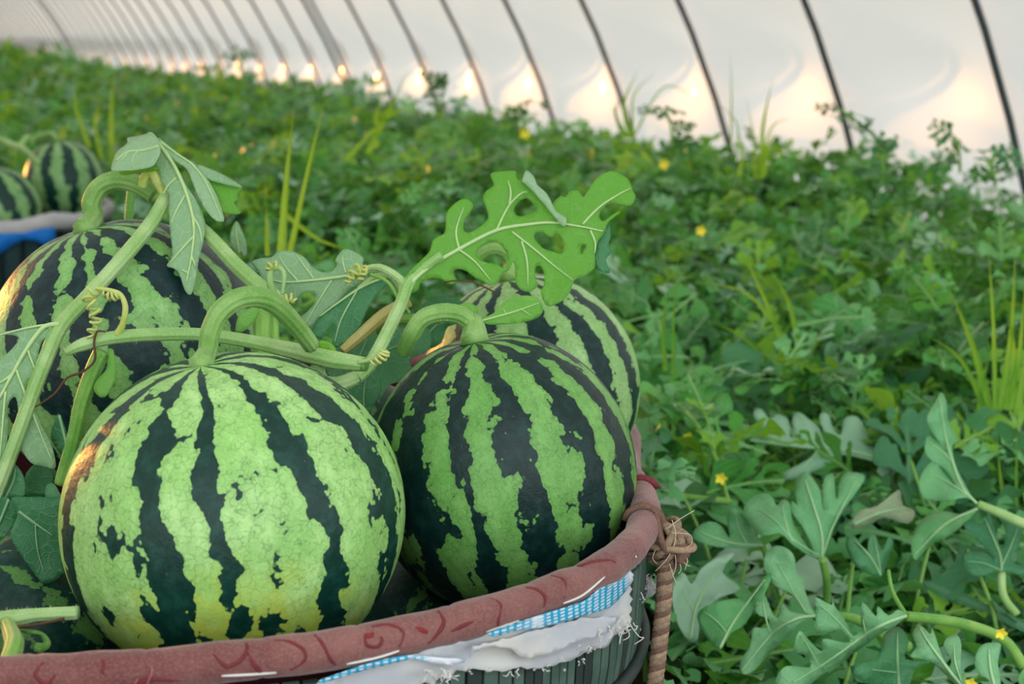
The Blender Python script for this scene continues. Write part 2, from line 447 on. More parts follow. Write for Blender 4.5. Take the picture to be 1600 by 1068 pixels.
_u = ['', 'first', 'second', 'third', 'fourth', 'fifth', 'sixth', 'seventh', 'eighth', 'ninth', 'tenth', 'eleventh', 'twelfth', 'thirteenth', 'fourteenth', 'fifteenth', 'sixteenth', 'seventeenth', 'eighteenth', 'nineteenth']
_t = {2: ('twentieth', 'twenty'), 3: ('thirtieth', 'thirty'), 4: ('fortieth', 'forty'), 5: ('fiftieth', 'fifty')}
def ordinal(n): return _u[n] if n < 20 else (_t[n // 10][0] if n % 10 == 0 else _t[n // 10][1] + '-' + _u[n % 10])
for k in range(-2, K1 + 1):
    t = T0 + SPC * k
    if k == 0: lab = 'dark steel tunnel hoop nearest the camera, at the right edge of the photo'
    elif k > 0: lab = f'dark steel tunnel hoop, {ordinal(k + 1)} one counted leftward from the right edge' + (', a double pipe' if k in (8, 26) else '')
    else: lab = f'dark steel tunnel hoop just outside the right edge, {ordinal(-k)} one beyond the frame'
    th = thing('tunnel_hoop', tun(t, A_BASE), lab, 'hoop', 'steel hoops of the plastic tunnel')
    arc = [tun(t, A_BASE - .05 + (math.pi - 2 * A_BASE + .1) * i / 40) for i in range(41)]
    V, Fc = tube(arc, .0118, 8); obj('pipe', V, Fc, 'pipe', th)
    if k < 14:
        V, Fc = tube([tun(t, A_BASE - .04 + .10 * i / 6) for i in range(7)], .0155, 8); obj('rusty_foot', V, Fc, 'pipe_red', th)
    if k in (8, 26):   # doubled hoop
        arc = [tun(t + .03, A_BASE - .05 + (math.pi - 2 * A_BASE + .1) * i / 40, HR - .04) for i in range(41)]
        V, Fc = tube(arc, .0135, 8); obj('inner_pipe', V, Fc, 'pipe', th)

# ------------------------------------------------------------------ melons
def fuzz(owner, path, rad, n=160, ln=.0028, parent=None):
    V = []; Fc = []; m_ = len(path); rr = np.interp(np.linspace(0, 1, m_), np.linspace(0, 1, len(rad)), rad) if hasattr(rad, '__len__') else [rad] * m_
    for _ in range(n):
        i = random.randrange(m_ - 1); p = path[i].lerp(path[i + 1], random.random()); t = (path[i + 1] - path[i]).normalized()
        u = t.orthogonal().normalized(); w = t.cross(u); a = random.uniform(0, 6.283); dr = u * math.cos(a) + w * math.sin(a)
        b0 = p + dr * rr[i] * .95; tip = b0 + (dr + Vector((random.gauss(0, .35), random.gauss(0, .35), random.gauss(0, .35)))).normalized() * ln * random.uniform(.5, 1.3)
        sd = t * .00013; k = len(V); V += [b0 - sd, b0 + sd, tip]; Fc.append((k, k + 1, k + 2))
    o = obj('fuzz', V, Fc, 'hair', owner, smooth=False); o['kind'] = 'stuff'; return o
M['hair'] = simple('pale plant hair', (.72, .78, .55), .6, .3, .1, 20)
def melon(px, py, d, r, pole, m, label, group, squash=1.0, name='watermelon', res=(96, 64)):
    c = P(px, py, d)
    tocam = (cam.location - c).normalized(); right = Vector((1, 0, 0)); upv = Vector((0, sp, cp))
    a = (right * pole[0] + upv * pole[1] + Vector((0, -cp, sp)) * pole[2]).normalized()
    x = (tocam - a * tocam.dot(a)).normalized(); y = a.cross(x)      # phi grows to the viewer's right
    th = thing(name, c - Vector((0, 0, r * .95)), label, 'watermelon', group)
    nu, nvv = res; V = []; Fc = []
    for j in range(nvv + 1):
        tt = math.pi * j / nvv
        rr = 1 - .035 * math.exp(-(tt / .22) ** 2) - .03 * math.exp(-((math.pi - tt) / .22) ** 2)
        for i in range(nu):
            ph = 2 * math.pi * i / nu; q = rr * (1 + .004 * math.cos(9 * ph) * math.sin(tt))
            V.append((q * math.sin(tt) * math.cos(ph), q * math.sin(tt) * math.sin(ph), q * math.cos(tt)))
    for j in range(nvv):
        for i in range(nu):
            Fc.append((j * nu + i, (j + 1) * nu + i, (j + 1) * nu + (i + 1) % nu, j * nu + (i + 1) % nu))
    me = mesh('rind', V, Fc, m); o = bpy.data.objects.new('rind', me); C.objects.link(o)
    R = Matrix((x, y, a)).transposed()
    mw = Matrix.Translation(c) @ R.to_4x4() @ Matrix.Diagonal((r, r, r * squash, 1))
    o.parent = th; o.matrix_basis = Matrix.Translation(-th.location) @ mw
    return th, c, a, c + a * r * squash * .965
def peduncle(th, pts, rad, m='stem', collar=True, n=10, ridges=7):
    path = crom(pts, n)
    V, Fc = tube(path, rad, 40, 10, .075); o = obj('stem', V, Fc, m, th); fuzz(o, path, rad)
    return o

DK = (.003, .036, .024)
m1, c1, a1, top1 = melon(368, 805, 1.20, .1440, (-.16, .95, .26),
    melon_mat('pale striped rind', [(-68, 3.6), (-29, 3.8), (-5, 2.4), (27, 3.8), (58, 4.6), (95, 6), (130, 7), (170, 7), (-150, 7), (-110, 7)],
              (.45, .74, .27), (.31, .63, .16), DK, 1.0, ((.8, -.2, -.75), (.50, .60, .05), .62), 3.1, .85, -.02),
    'pale green striped watermelon with a yellowish lower side, front left in the near basket', 'watermelons in the near basket', .97)
m3, c3, a3, top3 = melon(785, 738, 1.36, .1285, (-.20, .95, .22),
    melon_mat('green striped rind', [(-68, 7), (-42, 6), (-15, 3.2), (10, 4.6), (38, 4), (63, 4.5), (92, 7), (128, 7), (165, 7), (-155, 7), (-112, 8)],
              (.21, .46, .12), (.145, .38, .075), (.0025, .022, .018), 1.0, None, 7.7),
    'darker green striped watermelon at the front right, leaning against the cloth rim', 'watermelons in the near basket', 1.06)
m2, c2, a2, top2 = melon(203, 558, 1.50, .1470, (-.26, .93, .25),
    melon_mat('mid green striped rind', [(-78, 5), (-52, 4), (-32, 4), (-12, 3), (4, 4), (29, 5), (50, 3), (75, 7), (110, 7), (150, 7), (-160, 7), (-120, 7)],
              (.30, .56, .20), (.20, .46, .11), (.003, .024, .024), .95, None, 12.4),
    'large striped watermelon at the back left, with an arched stem and a drooping leaf', 'watermelons in the near basket', 1.0)
m4, c4, a4, top4 = melon(830, 602, 1.66, .1275, (-.22, .95, .20),
    melon_mat('back striped rind', [(-75, 5), (-45, 4), (-20, 4), (14, 5), (40, 3.8), (64, 4), (95, 7), (135, 7), (175, 7), (-145, 7), (-108, 6)],
              (.38, .63, .25), (.27, .54, .16), (.003, .028, .025), .8, None, 21.0),
    'striped watermelon at the back right, behind the darker front one and under the lobed leaf', 'watermelons in the near basket', 1.04)
# two lower ones that fill the basket
dkm = melon_mat('shaded rind', [(k * 36 - 170, 10) for k in range(10)], (.12, .30, .07), (.10, .26, .06), DK, .9, None, 30.0)  # darker rind colours, basket shade put into the paint
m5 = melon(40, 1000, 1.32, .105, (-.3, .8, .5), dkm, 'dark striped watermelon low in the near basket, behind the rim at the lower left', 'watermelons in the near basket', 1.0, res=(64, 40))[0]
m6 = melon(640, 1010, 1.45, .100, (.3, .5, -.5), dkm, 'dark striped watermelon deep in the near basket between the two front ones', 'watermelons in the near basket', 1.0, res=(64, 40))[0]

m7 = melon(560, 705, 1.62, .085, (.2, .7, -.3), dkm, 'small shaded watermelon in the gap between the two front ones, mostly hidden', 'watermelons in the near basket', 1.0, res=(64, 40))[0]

peduncle(m1, [top1, P(324, 550, 1.188), P(330, 515, 1.185), P(349, 482, 1.185), P(383, 464, 1.19), P(422, 470, 1.205), P(457, 502, 1.23), P(487, 540, 1.262)],
         [.0105, .0078, .0082, .0088, .0088, .0085, .0080, .0072])
peduncle(m3, [top3, P(740, 508, 1.352), P(733, 500, 1.350)], [.0135, .0095, .008])
peduncle(m3, [P(736, 506, 1.350), P(718, 492, 1.345), P(690, 488, 1.34), P(662, 497, 1.34), P(645, 520, 1.345), P(630, 550, 1.36)], [.0085, .0085, .0085, .0082, .0082, .007])
peduncle(m2, [top2, P(146, 340, 1.49), P(143, 318, 1.488), P(155, 294, 1.488), P(180, 282, 1.487), P(212, 287, 1.486), P(240, 304, 1.487)],
         [.013, .0100, .0098, .0098, .0096, .0092, .0085])
peduncle(m4, [top4, P(797, 415, 1.655), P(790, 396, 1.652), P(772, 389, 1.65), P(752, 397, 1.65), P(742, 412, 1.65)], [.010, .0075, .0075, .0075, .007, .006])

# ------------------------------------------------------------------ near basket
rim_px = [(x, y, .45) for x, y in ((-150, 1060), (0, 1056), (125, 1052), (250, 1044), (375, 1031), (500, 1017), (594, 1000), (700, 976), (800, 949), (860, 926), (912, 906), (965, 873), (998, 838), (1008, 800), (998, 768))] + [(982, 742, .44)]
rim_pts = [Pz(*a) for a in rim_px]
rim_pts += [Vector(p) for p in ((.128, 1.50, .42), (.140, 1.66, .412), (.115, 1.80, .415), (.02, 1.90, .43), (-.15, 1.94, .44), (-.34, 1.92, .45), (-.52, 1.83, .45), (-.64, 1.66, .45), (-.69, 1.45, .45), (-.66, 1.22, .45), (-.56, 1.03, .45))]
rim_c = crom(rim_pts, 12, True)
bas = thing('harvest_basket', (-.26, 1.40, 0), 'round basket with a rolled faded red cloth rim holding the large watermelons in front', 'basket')
# cloth roll with slack folds
V, Fc = tube(rim_c, .0148, 20, closed=True)
ctr = Vector((-.26, 1.40, .45))
Vn = []
for i, v in enumerate(V):
    k = i // 20; c = rim_c[k]
    f = 1 + .10 * noise.noise(Vector((k * .13, 0, 0))) + .05 * noise.noise(v * 45)
    if k % 17 == 0: f *= .94
    Vn.append(c + (v - c) * f)
rim = obj('cloth_rim', Vn, Fc, 'rim', bas)
def rim_at(px):
    """centre, tangent of the visible front of the rim at a pixel column"""
    best = None
    for i, p in enumerate(rim_c[:190]):
        q = proj(p)
        if best is None or abs(q[0] - px) < best[0]: best = (abs(q[0] - px), i)
    i = best[1]; t = (rim_c[(i + 1) % len(rim_c)] - rim_c[i - 1]).normalized(); return rim_c[i], t
def on_rim(px, ang, lift=1.02, r=.0148):
    c, t = rim_at(px); tc = (cam.location - c).normalized(); tc = (tc - t * tc.dot(t)).normalized(); w = t.cross(tc)
    if w.z < 0: w = -w
    return c + (tc * math.cos(ang) + w * math.sin(ang)) * r * lift
def rim_line(name, lst, r, m, parent=rim, lift=1.02):
    pts = crom([on_rim(px, a, lift) for px, a in lst], 5); V, Fc = tube(pts, [r * .6, r, r, r * .6], 5); return obj(name, V, Fc, m, parent)
D = math.radians
for lst in ([(70, D(35)), (66, D(5)), (72, D(-18)), (86, D(-22)), (93, D(0))], [(155, D(60)), (162, D(25)), (168, D(0)), (176, D(-35))],
            [(205, D(-45)), (240, D(-28)), (285, D(-40))], [(338, D(25)), (340, D(0)), (356, D(-14)), (376, D(0)), (383, D(28)), (386, D(50))], [(386, D(20)), (395, D(-20)), (410, D(-50))],
            [(430, D(50)), (450, D(40)), (468, D(10)), (466, D(-20)), (452, D(-45))], [(488, D(55)), (497, D(20)), (505, D(-25)), (520, D(-50))],
            [(560, D(20)), (562, D(-5)), (575, D(-15)), (588, D(-2)), (585, D(10))], [(575, D(48)), (600, D(42)), (618, D(10)), (612, D(-30))],
            [(680, D(55)), (683, D(15)), (670, D(-10)), (655, D(-40))], [(690, D(-20)), (710, D(-12)), (728, D(-8))],
            [(760, D(55)), (768, D(20)), (764, D(-20)), (758, D(-45))], [(818, D(50)), (830, D(25)), (832, D(-5)), (826, D(-35))], [(860, D(60)), (868, D(20)), (862, D(-30))],
            [(905, D(60)), (925, D(35)), (938, D(5)), (940, D(-20))]):
    rim_line('woven_swirl', lst, .0016, 'swirl', lift=.97)
for lst in ([(640, D(15)), (648, D(5)), (655, D(-8))], [(560, D(25)), (570, D(20)), (578, D(28))]): rim_line('stain', lst, .0028, 'stain', lift=.90)
for lst in ([(535, D(-52)), (575, D(-50)), (615, D(-42))], [(740, D(-52)), (768, D(-50)), (795, D(-46))], [(860, D(-48)), (890, D(-42)), (922, D(-22))], [(968, D(-35)), (985, D(-22))],
            [(343, D(-38)), (385, D(-44)), (428, D(-48))], [(165, D(-50)), (200, D(-53)), (240, D(-52))]):
    rim_line('stitch', lst, .0011, 'thread')
for lst in ([(232, D(-45)), (236, D(-10)), (238, D(10))], [(212, D(-50)), (218, D(-20))], [(190, D(-52)), (200, D(-35))], [(222, D(-58)), (214, D(-38))]):
    rim_line('loose_thread', lst, .0006, 'red_thread', lift=1.12)
# lining and slats
nb = len(rim_c)
def body(i, s, out=0.0):
    p = rim_c[i % nb]; q = ctr + (p - ctr) * (1 - .30 * s * s + out)
    return Vector((q.x, q.y, (p.z - .012) * (1 - s) + .01 * s))
V = []; Fc = []
for j in range(9):
    for i in range(nb): V.append(body(i, j / 8, -.03))
for j in range(8):
    for i in range(nb): Fc.append((j * nb + i, (j + 1) * nb + i, (j + 1) * nb + (i + 1) % nb, j * nb + (i + 1) % nb))
Fc.append(tuple(8 * nb + i for i in range(nb)))
obj('red_lining', V, Fc, 'red_lining', bas)
i = 0
while i < nb:
    w = 2.5; V = []; Fc = []
    lean = random.uniform(-1.2, 1.2)
    for j in range(7):
        s = .02 + .97 * j / 6
        for (di, oo) in ((0, 0), (w, 0), (w, .012), (0, .012)):
            f = i + di + lean * s; k = int(math.floor(f)); fr = f - k
            V.append(body(k, s, oo).lerp(body(k + 1, s, oo), fr))
    for j in range(6):
        for e in range(4): Fc.append((j * 4 + e, j * 4 + (e + 1) % 4, (j + 1) * 4 + (e + 1) % 4, (j + 1) * 4 + e))
    Fc += [(3, 2, 1, 0), (24, 25, 26, 27)]
    obj('slat', V, Fc, 'slat' if random.random() < .75 else 'slat_dark', bas, smooth=False)
    i += 3
for s in (.25, .5, .75, .95):
    V, Fc = tube([body(i, s, .022) for i in range(nb)], .006, 6, closed=True); obj('binding_hoop', V, Fc, 'slat_dark', bas)

def ragged(pl, j=2.2, step=7):
    out = []
    for i, a in enumerate(pl):
        b_ = pl[(i + 1) % len(pl)]; L = math.hypot(b_[0] - a[0], b_[1] - a[1]); n = max(1, int(L / step))
        for k in range(n):
            f = k / n; out.append((a[0] + (b_[0] - a[0]) * f + random.uniform(-j, j), a[1] + (b_[1] - a[1]) * f + random.uniform(-j, j)))
    return out
# torn white lining and blue band under the rim
rq = [proj(p) for p in rim_c[:176]]
RX = np.array([q[0] for q in rq]); RD = np.array([q[2] for q in rq]); od = np.argsort(RX); 
def rim_d(px): return float(np.interp(px, RX[od], RD[od]))
z4 = zc(500, 840, .375)
def cloth_d(off, amp):
    def f(px, py):
        d = rim_d(min(px, 1018)) - .012 + off + amp * noise.noise(Vector((px * .012, py * .02, off * 900)))
        return d + max(0, py - 940) * .00006
    return f
wl = px_sheet('torn_lining', ragged(z4([(-80, 640), (0, 596), (100, 566), (240, 535), (380, 492), (450, 462), (560, 424), (700, 378), (850, 330), (980, 290), (1150, 225), (1250, 150), (1310, 125), (1350, 150), (1385, 175), (1415, 212), (1380, 240), (1312, 290), (1315, 350), (1270, 380), (1225, 405), (1200, 450), (1150, 465), (1100, 480), (1060, 505), (1000, 520), (940, 535), (900, 545), (840, 540), (780, 552), (700, 557), (640, 545), (600, 552), (560, 560), (540, 590), (500, 575), (470, 610), (440, 600), (400, 650), (300, 680), (-80, 720)])),
              cloth_d(0, .010), 'cotton', bas, grid=9, smooth=2, thick=.001)
px_sheet('torn_flap', ragged(z4([(620, 490), (700, 450), (760, 455), (800, 470), (830, 490), (860, 505), (900, 500), (980, 480), (1060, 440), (1150, 410), (1200, 395), (1240, 330), (1100, 330), (900, 385), (760, 420), (640, 450)])),
         cloth_d(-.008, .006), 'cotton', bas, grid=9, smooth=2, thick=.001)
px_sheet('blue_band', z4([(700, 398), (780, 366), (900, 326), (960, 306), (1100, 262), (1180, 192), (1250, 140), (1300, 132), (1312, 160), (1262, 232), (1200, 292), (1100, 322), (1000, 352), (900, 376), (800, 388), (730, 412)]),
         cloth_d(-.011, .005), 'blueband', bas, grid=8, smooth=2, thick=.0012)
px_sheet('blue_band', z4([(0, 592), (100, 556), (200, 522), (330, 492), (400, 488), (520, 500), (610, 505), (560, 528), (470, 520), (390, 505), (330, 515), (200, 545), (100, 576), (0, 606)]),
         cloth_d(-.009, .003), 'blueband', bas, grid=8, smooth=2, thick=.0012)
def fray(px, py, n, spread, ln, m='thread', r=.00045, down=1):
    for _ in range(n):
        x, y = px + random.uniform(-spread, spread), py + random.uniform(-4, 4); d = rim_d(min(x, 1018)) - .022
        pts = [P(x, y, d)]
        for k in range(4):
            x += random.uniform(-.5, .5) * ln * .5; y += random.uniform(-.2, .55) * ln * .6 * down; pts.append(P(x, y, d - random.uniform(-.004, .006)))
        V, Fc = tube(crom(pts, 4), r, 4); obj('frayed_thread', V, Fc, m, wl)
for a in ((740, 1046, 5, 30, 14), (850, 1042, 6, 40, 12), (930, 1010, 6, 25, 14), (985, 975, 8, 12, 22), (1018, 915, 8, 12, 24), (690, 1048, 14, 24, 28), (800, 1048, 3, 12, 18), (960, 980, 7, 22, 26), (1000, 925, 7, 14, 22), (1022, 900, 8, 8, 18), (900, 1030, 4, 25, 10), (975, 960, 4, 10, 60)): fray(*a)

# ------------------------------------------------------------------ rope with its knot
kc = P(1043, 843, 1.285)
rope = thing('basket_rope', P(1020, 1090, 1.27) - Vector((0, 0, .05)), 'twisted brown rope knotted to the right end of the red rim and hanging down', 'rope')
path = crom([P(1040, 862, 1.283), P(1039, 900, 1.282), P(1036, 950, 1.280), P(1030, 1010, 1.279), P(1023, 1070, 1.278), P(1016, 1140, 1.277), P(1012, 1300, 1.29), P(1010, 1450, 1.30)], 26)
for s in range(3):
    pts = []
    up = Vector((1, 0, 0))
    for i, p in enumerate(path):
        t = (path[min(i + 1, len(path) - 1)] - path[max(i - 1, 0)]).normalized(); u = (up - t * up.dot(t)).normalized(); w = t.cross(u)
        a = i * .52 + s * 2 * math.pi / 3; pts.append(p + (u * math.cos(a) + w * math.sin(a)) * .0040)
    V, Fc = tube(pts, .0041, 7); obj('strand', V, Fc, ['rope', 'rope_pale', 'rope_dark'][s], rope)
for k in range(13):
    ax = Vector((random.gauss(0, 1), random.gauss(0, 1), random.gauss(0, 1))).normalized(); u = ax.orthogonal().normalized(); w = ax.cross(u)
    cc = kc + Vector((random.uniform(-.006, .006), random.uniform(-.004, .004), random.uniform(-.012, .008))); rr = random.uniform(.013, .022)
    pts = [cc + (u * math.cos(a) + w * math.sin(a)) * rr * (1 + .12 * math.sin(3 * a)) for a in np.linspace(0, 2 * math.pi, 22)[:-1]]
    V, Fc = tube(pts, random.uniform(.0026, .0040), 7, closed=True); obj('knot_loop', V, Fc, ['rope', 'rope_pale', 'rope_dark', 'rope'][k % 4], rope)
for k in range(2):
    pts = [on_rim(1000 + 6 * k, a, 1.18) for a in np.linspace(-1.6, 1.6, 9)]; V, Fc = tube(pts, .0035, 6); obj('knot_loop', V, Fc, 'swirl' if k == 0 else 'rope_dark', rope)
V, Fc = tube(crom([P(1058, 852, 1.275), P(1066, 862, 1.27), P(1062, 880, 1.268)], 5), [.006, .008, .004], 8); obj('burnt_end', V, Fc, 'rope_dark', rope)
for lst in ([(1042, 826), (1060, 812), (1085, 797)], [(1050, 832), (1078, 835), (1080, 850), (1068, 856)], [(1050, 812), (1056, 840), (1044, 870), (1024, 892)], [(1062, 868), (1070, 880), (1078, 884)],
            [(1060, 872), (1064, 888), (1060, 896)], [(1046, 880), (1052, 900), (1058, 912)], [(1024, 858), (1020, 872), (1026, 880)], [(1055, 866), (1056, 884), (1052, 898)], [(1066, 862), (1074, 874), (1070, 890)]):
    pts = crom([P(a, b_, 1.265) for a, b_ in lst], 6); V, Fc = tube(pts, .0004, 5); obj('loose_strand', V, Fc, 'rope_fray', rope)

# ------------------------------------------------------------------ vine cuttings lying on the near melons
def stem_obj(parent, lst, rad, m='vine', name='vine_stem', sides=18, ridges=5, n=8):
    path = ppath(lst, n); V, Fc = tube(path, rad, sides * 2 if ridges else sides, 8 if ridges else 0, .06); o = obj(name, V, Fc, m, parent)
    if ridges and name == 'vine_stem' and lst[0][2] < 2: fuzz(o, path, rad, 220)
    return o
def coil(parent, axis_px, r, turns, tr=.0014, m='tendril', n=14):
    ax = crom([P(*a) for a in axis_px], 12); L = len(ax); pts = []; tot = int(turns * n)
    for i in range(tot + 1):
        f = i / tot * (L - 1); k = min(int(f), L - 2); p = ax[k].lerp(ax[k + 1], f - k)
        t = (ax[k + 1] - ax[k]).normalized(); u = (Vector((0, 1, 0)) - t * t.y); u = u.normalized() if u.length > .1 else t.orthogonal().normalized(); w = t.cross(u)
        a = 2 * math.pi * i / n; rr = r * (.55 + .45 * math.sin(math.pi * min(1, .15 + i / tot)))
        pts.append(p + (u * math.cos(a) + w * math.sin(a)) * rr)
    V, Fc = tube(pts, [tr, tr, tr * .8], 6); return obj('tendril', V, Fc, m, parent)
def lin(d0, x0, y0, ax, ay, wob=.004, s=.02):
    return lambda x, y: d0 + ax * (x - x0) + ay * (y - y0) + wob * noise.noise(Vector((x * s, y * s, d0 * 7)))
fpx = 1 / 1600

# vine with the drooping leaf over the big melon
v1 = thing('vine_cutting', P(20, 720, 1.26), 'vine over the big left melon with a drooping pale leaf on top', 'vine')
stem_obj(v1, [(262, 302, 1.455), (235, 350, 1.41), (190, 405, 1.365), (140, 460, 1.325), (95, 510, 1.295), (70, 565, 1.28), (42, 640, 1.27), (15, 715, 1.262), (-10, 780, 1.26)], [.0062, .0070, .0068, .0066, .0068, .0062, .0060, .006])
stem_obj(v1, [(255, 300, 1.46), (290, 335, 1.46), (330, 372, 1.43), (370, 415, 1.395), (412, 452, 1.37), (440, 470, 1.36)], [.006, .0065, .007, .0075, .0075, .007])
z7 = zc(160, 190, .2623)
df = lin(1.425, 270, 330, .0001, -.00034)
lf = px_sheet('leaf', z7([(268, 72), (295, 66), (322, 90), (345, 140), (400, 230), (450, 300), (500, 380), (560, 470), (600, 560), (612, 620), (600, 720), (578, 800), (562, 900), (542, 1000), (520, 1030), (490, 1000), (455, 900), (420, 872), (383, 855), (418, 790), (402, 640), (396, 480), (400, 440), (350, 340), (318, 240), (325, 150)]), df, 'leaf_under', v1, grid=8, rand=.3)
px_veins(lf, [z7([(285, 72), (350, 150), (430, 270), (490, 400), (530, 530), (545, 650), (530, 800), (500, 960)]), z7([(490, 440), (440, 530), (408, 610)]), z7([(545, 680), (470, 760), (400, 845)]), z7([(440, 335), (390, 380), (365, 430)]), z7([(538, 560), (580, 640), (592, 720)]), z7([(530, 800), (555, 860)]), z7([(510, 900), (470, 880)])], df, r=.0021)
df = lin(1.43, 210, 240, -.0003, -.0008)
l2 = px_sheet('leaf_lobe', z7([(290, 70), (210, 86), (150, 98), (148, 130), (90, 178), (64, 235), (55, 290), (110, 293), (200, 288), (290, 268), (322, 236), (345, 180), (335, 110)]), df, 'leaf_under', v1, grid=8, rand=.35)
px_veins(l2, [z7([(335, 145), (250, 170), (150, 180), (80, 232)]), z7([(210, 172), (180, 220), (190, 275)]), z7([(150, 180), (110, 240)])], df, r=.0014)
df = lin(1.44, 300, 290, .0002, -.0005)
l3 = px_sheet('leaf_lobe', z7([(330, 95), (400, 148), (480, 208), (560, 258), (610, 320), (650, 380), (690, 460), (715, 540), (724, 592), (670, 585), (620, 530), (580, 460), (540, 370), (505, 285), (430, 230), (360, 170)]), df, 'leaf_under', v1, grid=8, rand=.4)
px_veins(l3, [z7([(345, 120), (440, 190), (540, 260), (610, 350), (670, 480), (712, 580)])], df, r=.0012)
df2 = lin(1.46, 340, 290, .0002, -.0003)
px_sheet('leaf_lobe', z7([(560, 262), (640, 283), (740, 330), (832, 388), (805, 430), (812, 465), (785, 485), (822, 530), (815, 550), (760, 548), (700, 532), (680, 440), (650, 380), (620, 330)]), df2, 'leaf_near', v1, grid=8, rand=.5)
px_sheet('rolled_leaf_edge', z7([(560, 258), (640, 280), (740, 326), (834, 388), (790, 386), (700, 366), (620, 335)]), lin(1.452, 340, 290, .0002, -.0003), 'leaf_under', v1, grid=8, rand=.6)
px_sheet('rolled_leaf_edge', z7([(100, 298), (200, 285), (320, 270), (330, 290), (240, 302), (130, 318)]), lin(1.44, 210, 265, 0, 0), 'field2', v1, grid=8, rand=.6)
stem_obj(v1, [(222, 292, 1.45), (226, 278, 1.448), (236, 270, 1.446), (246, 284, 1.446), (255, 300, 1.45)], [.004, .005, .004, .005, .004], 'tendril', 'bud')
stem_obj(v1, [(205, 298, 1.57), (202, 330, 1.57), (200, 360, 1.57)], .0045, 'vine_green')
z6 = zc(0, 420, .281)
df = lin(1.275, 40, 600, .0002, -.00005, .005)
l4 = px_sheet('leaf', z6([(230, 316), (290, 340), (272, 375), (235, 400), (214, 470), (215, 560), (246, 682), (215, 660), (160, 610), (144, 640), (160, 700), (200, 800), (240, 890), (280, 960), (308, 1060), (302, 1110), (240, 1095), (170, 1075), (112, 980), (105, 870), (96, 740), (75, 712), (44, 760), (45, 860), (40, 960), (30, 1060), (0, 1160), (-80, 1180), (-90, 640), (-40, 600), (0, 510), (60, 450), (106, 388), (60, 366), (0, 372), (-80, 385), (-80, 360), (50, 345), (150, 325)]), df, 'leaf_under', v1, grid=9, rand=.2)
px_veins(l4, [z6([(330, 306), (240, 325), (150, 440), (70, 580), (0, 710), (-60, 800)]), z6([(90, 560), (150, 720), (220, 900), (292, 1070)]), z6([(330, 306), (200, 318), (60, 350), (-60, 385)]), z6([(70, 580), (20, 620), (-40, 650)]), z6([(150, 440), (180, 520), (225, 620)]), z6([(30, 680), (15, 850), (0, 1050)])], df, r=.0022)

# cut vine lying across, with its curled tendril
v2 = thing('vine_cutting', P(330, 540, 1.27), 'straight cut vine lying across behind the front left melon stem, with a yellow spiral tendril', 'vine')
stem_obj(v2, [(103, 551, 1.262), (130, 538, 1.262), (180, 527, 1.264), (250, 522, 1.268), (320, 523, 1.272), (400, 535, 1.277), (480, 553, 1.28), (525, 563, 1.28), (570, 569, 1.275)], [.003, .0058, .0058, .0058, .0056, .0060, .0078, .0082, .0062])
V, Fc = tube([P(568, 569, 1.275), P(573, 570, 1.274)], [.0066, .006], 14); obj('cut_end', V, Fc, 'vine_green', v2)
stem_obj(v2, [(184, 522, 1.262), (192, 505, 1.258), (196, 480, 1.256), (188, 460, 1.255), (170, 453, 1.255), (150, 450, 1.256)], [.004, .0028, .0026, .0022, .002, .0017], 'tendril', 'tendril', 10, 0)
coil(v2, [(150, 452, 1.256), (138, 462, 1.257), (146, 480, 1.257), (150, 500, 1.257), (143, 515, 1.258), (142, 530, 1.258)], .0052, 7)
coil(v2, [(185, 460, 1.257), (174, 462, 1.257), (160, 456, 1.257)], .004, 4)
stem_obj(v2, [(160, 548, 1.268), (145, 580, 1.268), (128, 630, 1.272), (115, 690, 1.28), (95, 755, 1.29)], [.0075, .0072, .007, .0068, .006], 'vine_green')
px_sheet('bud_leaf', z6([(600, 445), (630, 450), (640, 520), (648, 580), (630, 650), (585, 712), (545, 705), (520, 660), (545, 610), (590, 560), (600, 500)]), lin(1.262, 165, 585, 0, 0, .003), 'leaf_near', v2, grid=8, rand=.1)
V, Fc = tube(ppath([(165, 518, 1.255), (152, 518, 1.255), (147, 535, 1.253), (148, 562, 1.253), (130, 580, 1.255), (105, 590, 1.26), (85, 615, 1.262), (56, 635, 1.265)]), [.0009, .0012, .0012, .0009], 6); obj('dried_tendril', V, Fc, 'brown', v2)
stem_obj(v2, [(500, 560, 1.285), (497, 578, 1.29), (505, 596, 1.295), (528, 600, 1.30), (556, 590, 1.31)], [.0070, .0062, .0066, .0068, .0062], 'vine')
stem_obj(v2, [(560, 566, 1.27), (580, 562, 1.265), (594, 556, 1.262), (598, 550, 1.262)], [.0022, .002, .0018], 'vine', 'tendril', 8, 0)
coil(v2, [(602, 548, 1.262), (596, 558, 1.262), (580, 568, 1.262)], .0045, 5)

# pale vine with the big lobed leaf
v3 = thing('vine_cutting', P(556, 590, 1.31), 'pale forked vine carrying the big deeply lobed leaf between the two right melons', 'vine')
stem_obj(v3, [(556, 590, 1.312), (580, 566, 1.325), (605, 520, 1.35), (626, 475, 1.375), (637, 445, 1.385), (652, 428, 1.39), (690, 398, 1.392)], [.0064, .0062, .0062, .0062, .0065, .0050, .0036])
stem_obj(v3, [(634, 450, 1.385), (622, 434, 1.385), (600, 420, 1.388), (580, 418, 1.392), (545, 430, 1.40)], [.005, .004, .0035, .003, .0025])
stem_obj(v3, [(632, 462, 1.39), (615, 434, 1.392), (590, 430, 1.395), (560, 450, 1.398)], [.003, .0028, .0025, .002])
zl = zc(620, 250, .24375)
def dfL(x, y):
    return 1.395 + .00010 * (x - 640) + .018 * math.sin((x - 640) / 350 * 5.0) * .5 - .00016 * (y - 370) + .006 * noise.noise(Vector((x * .018, y * .018, 5)))
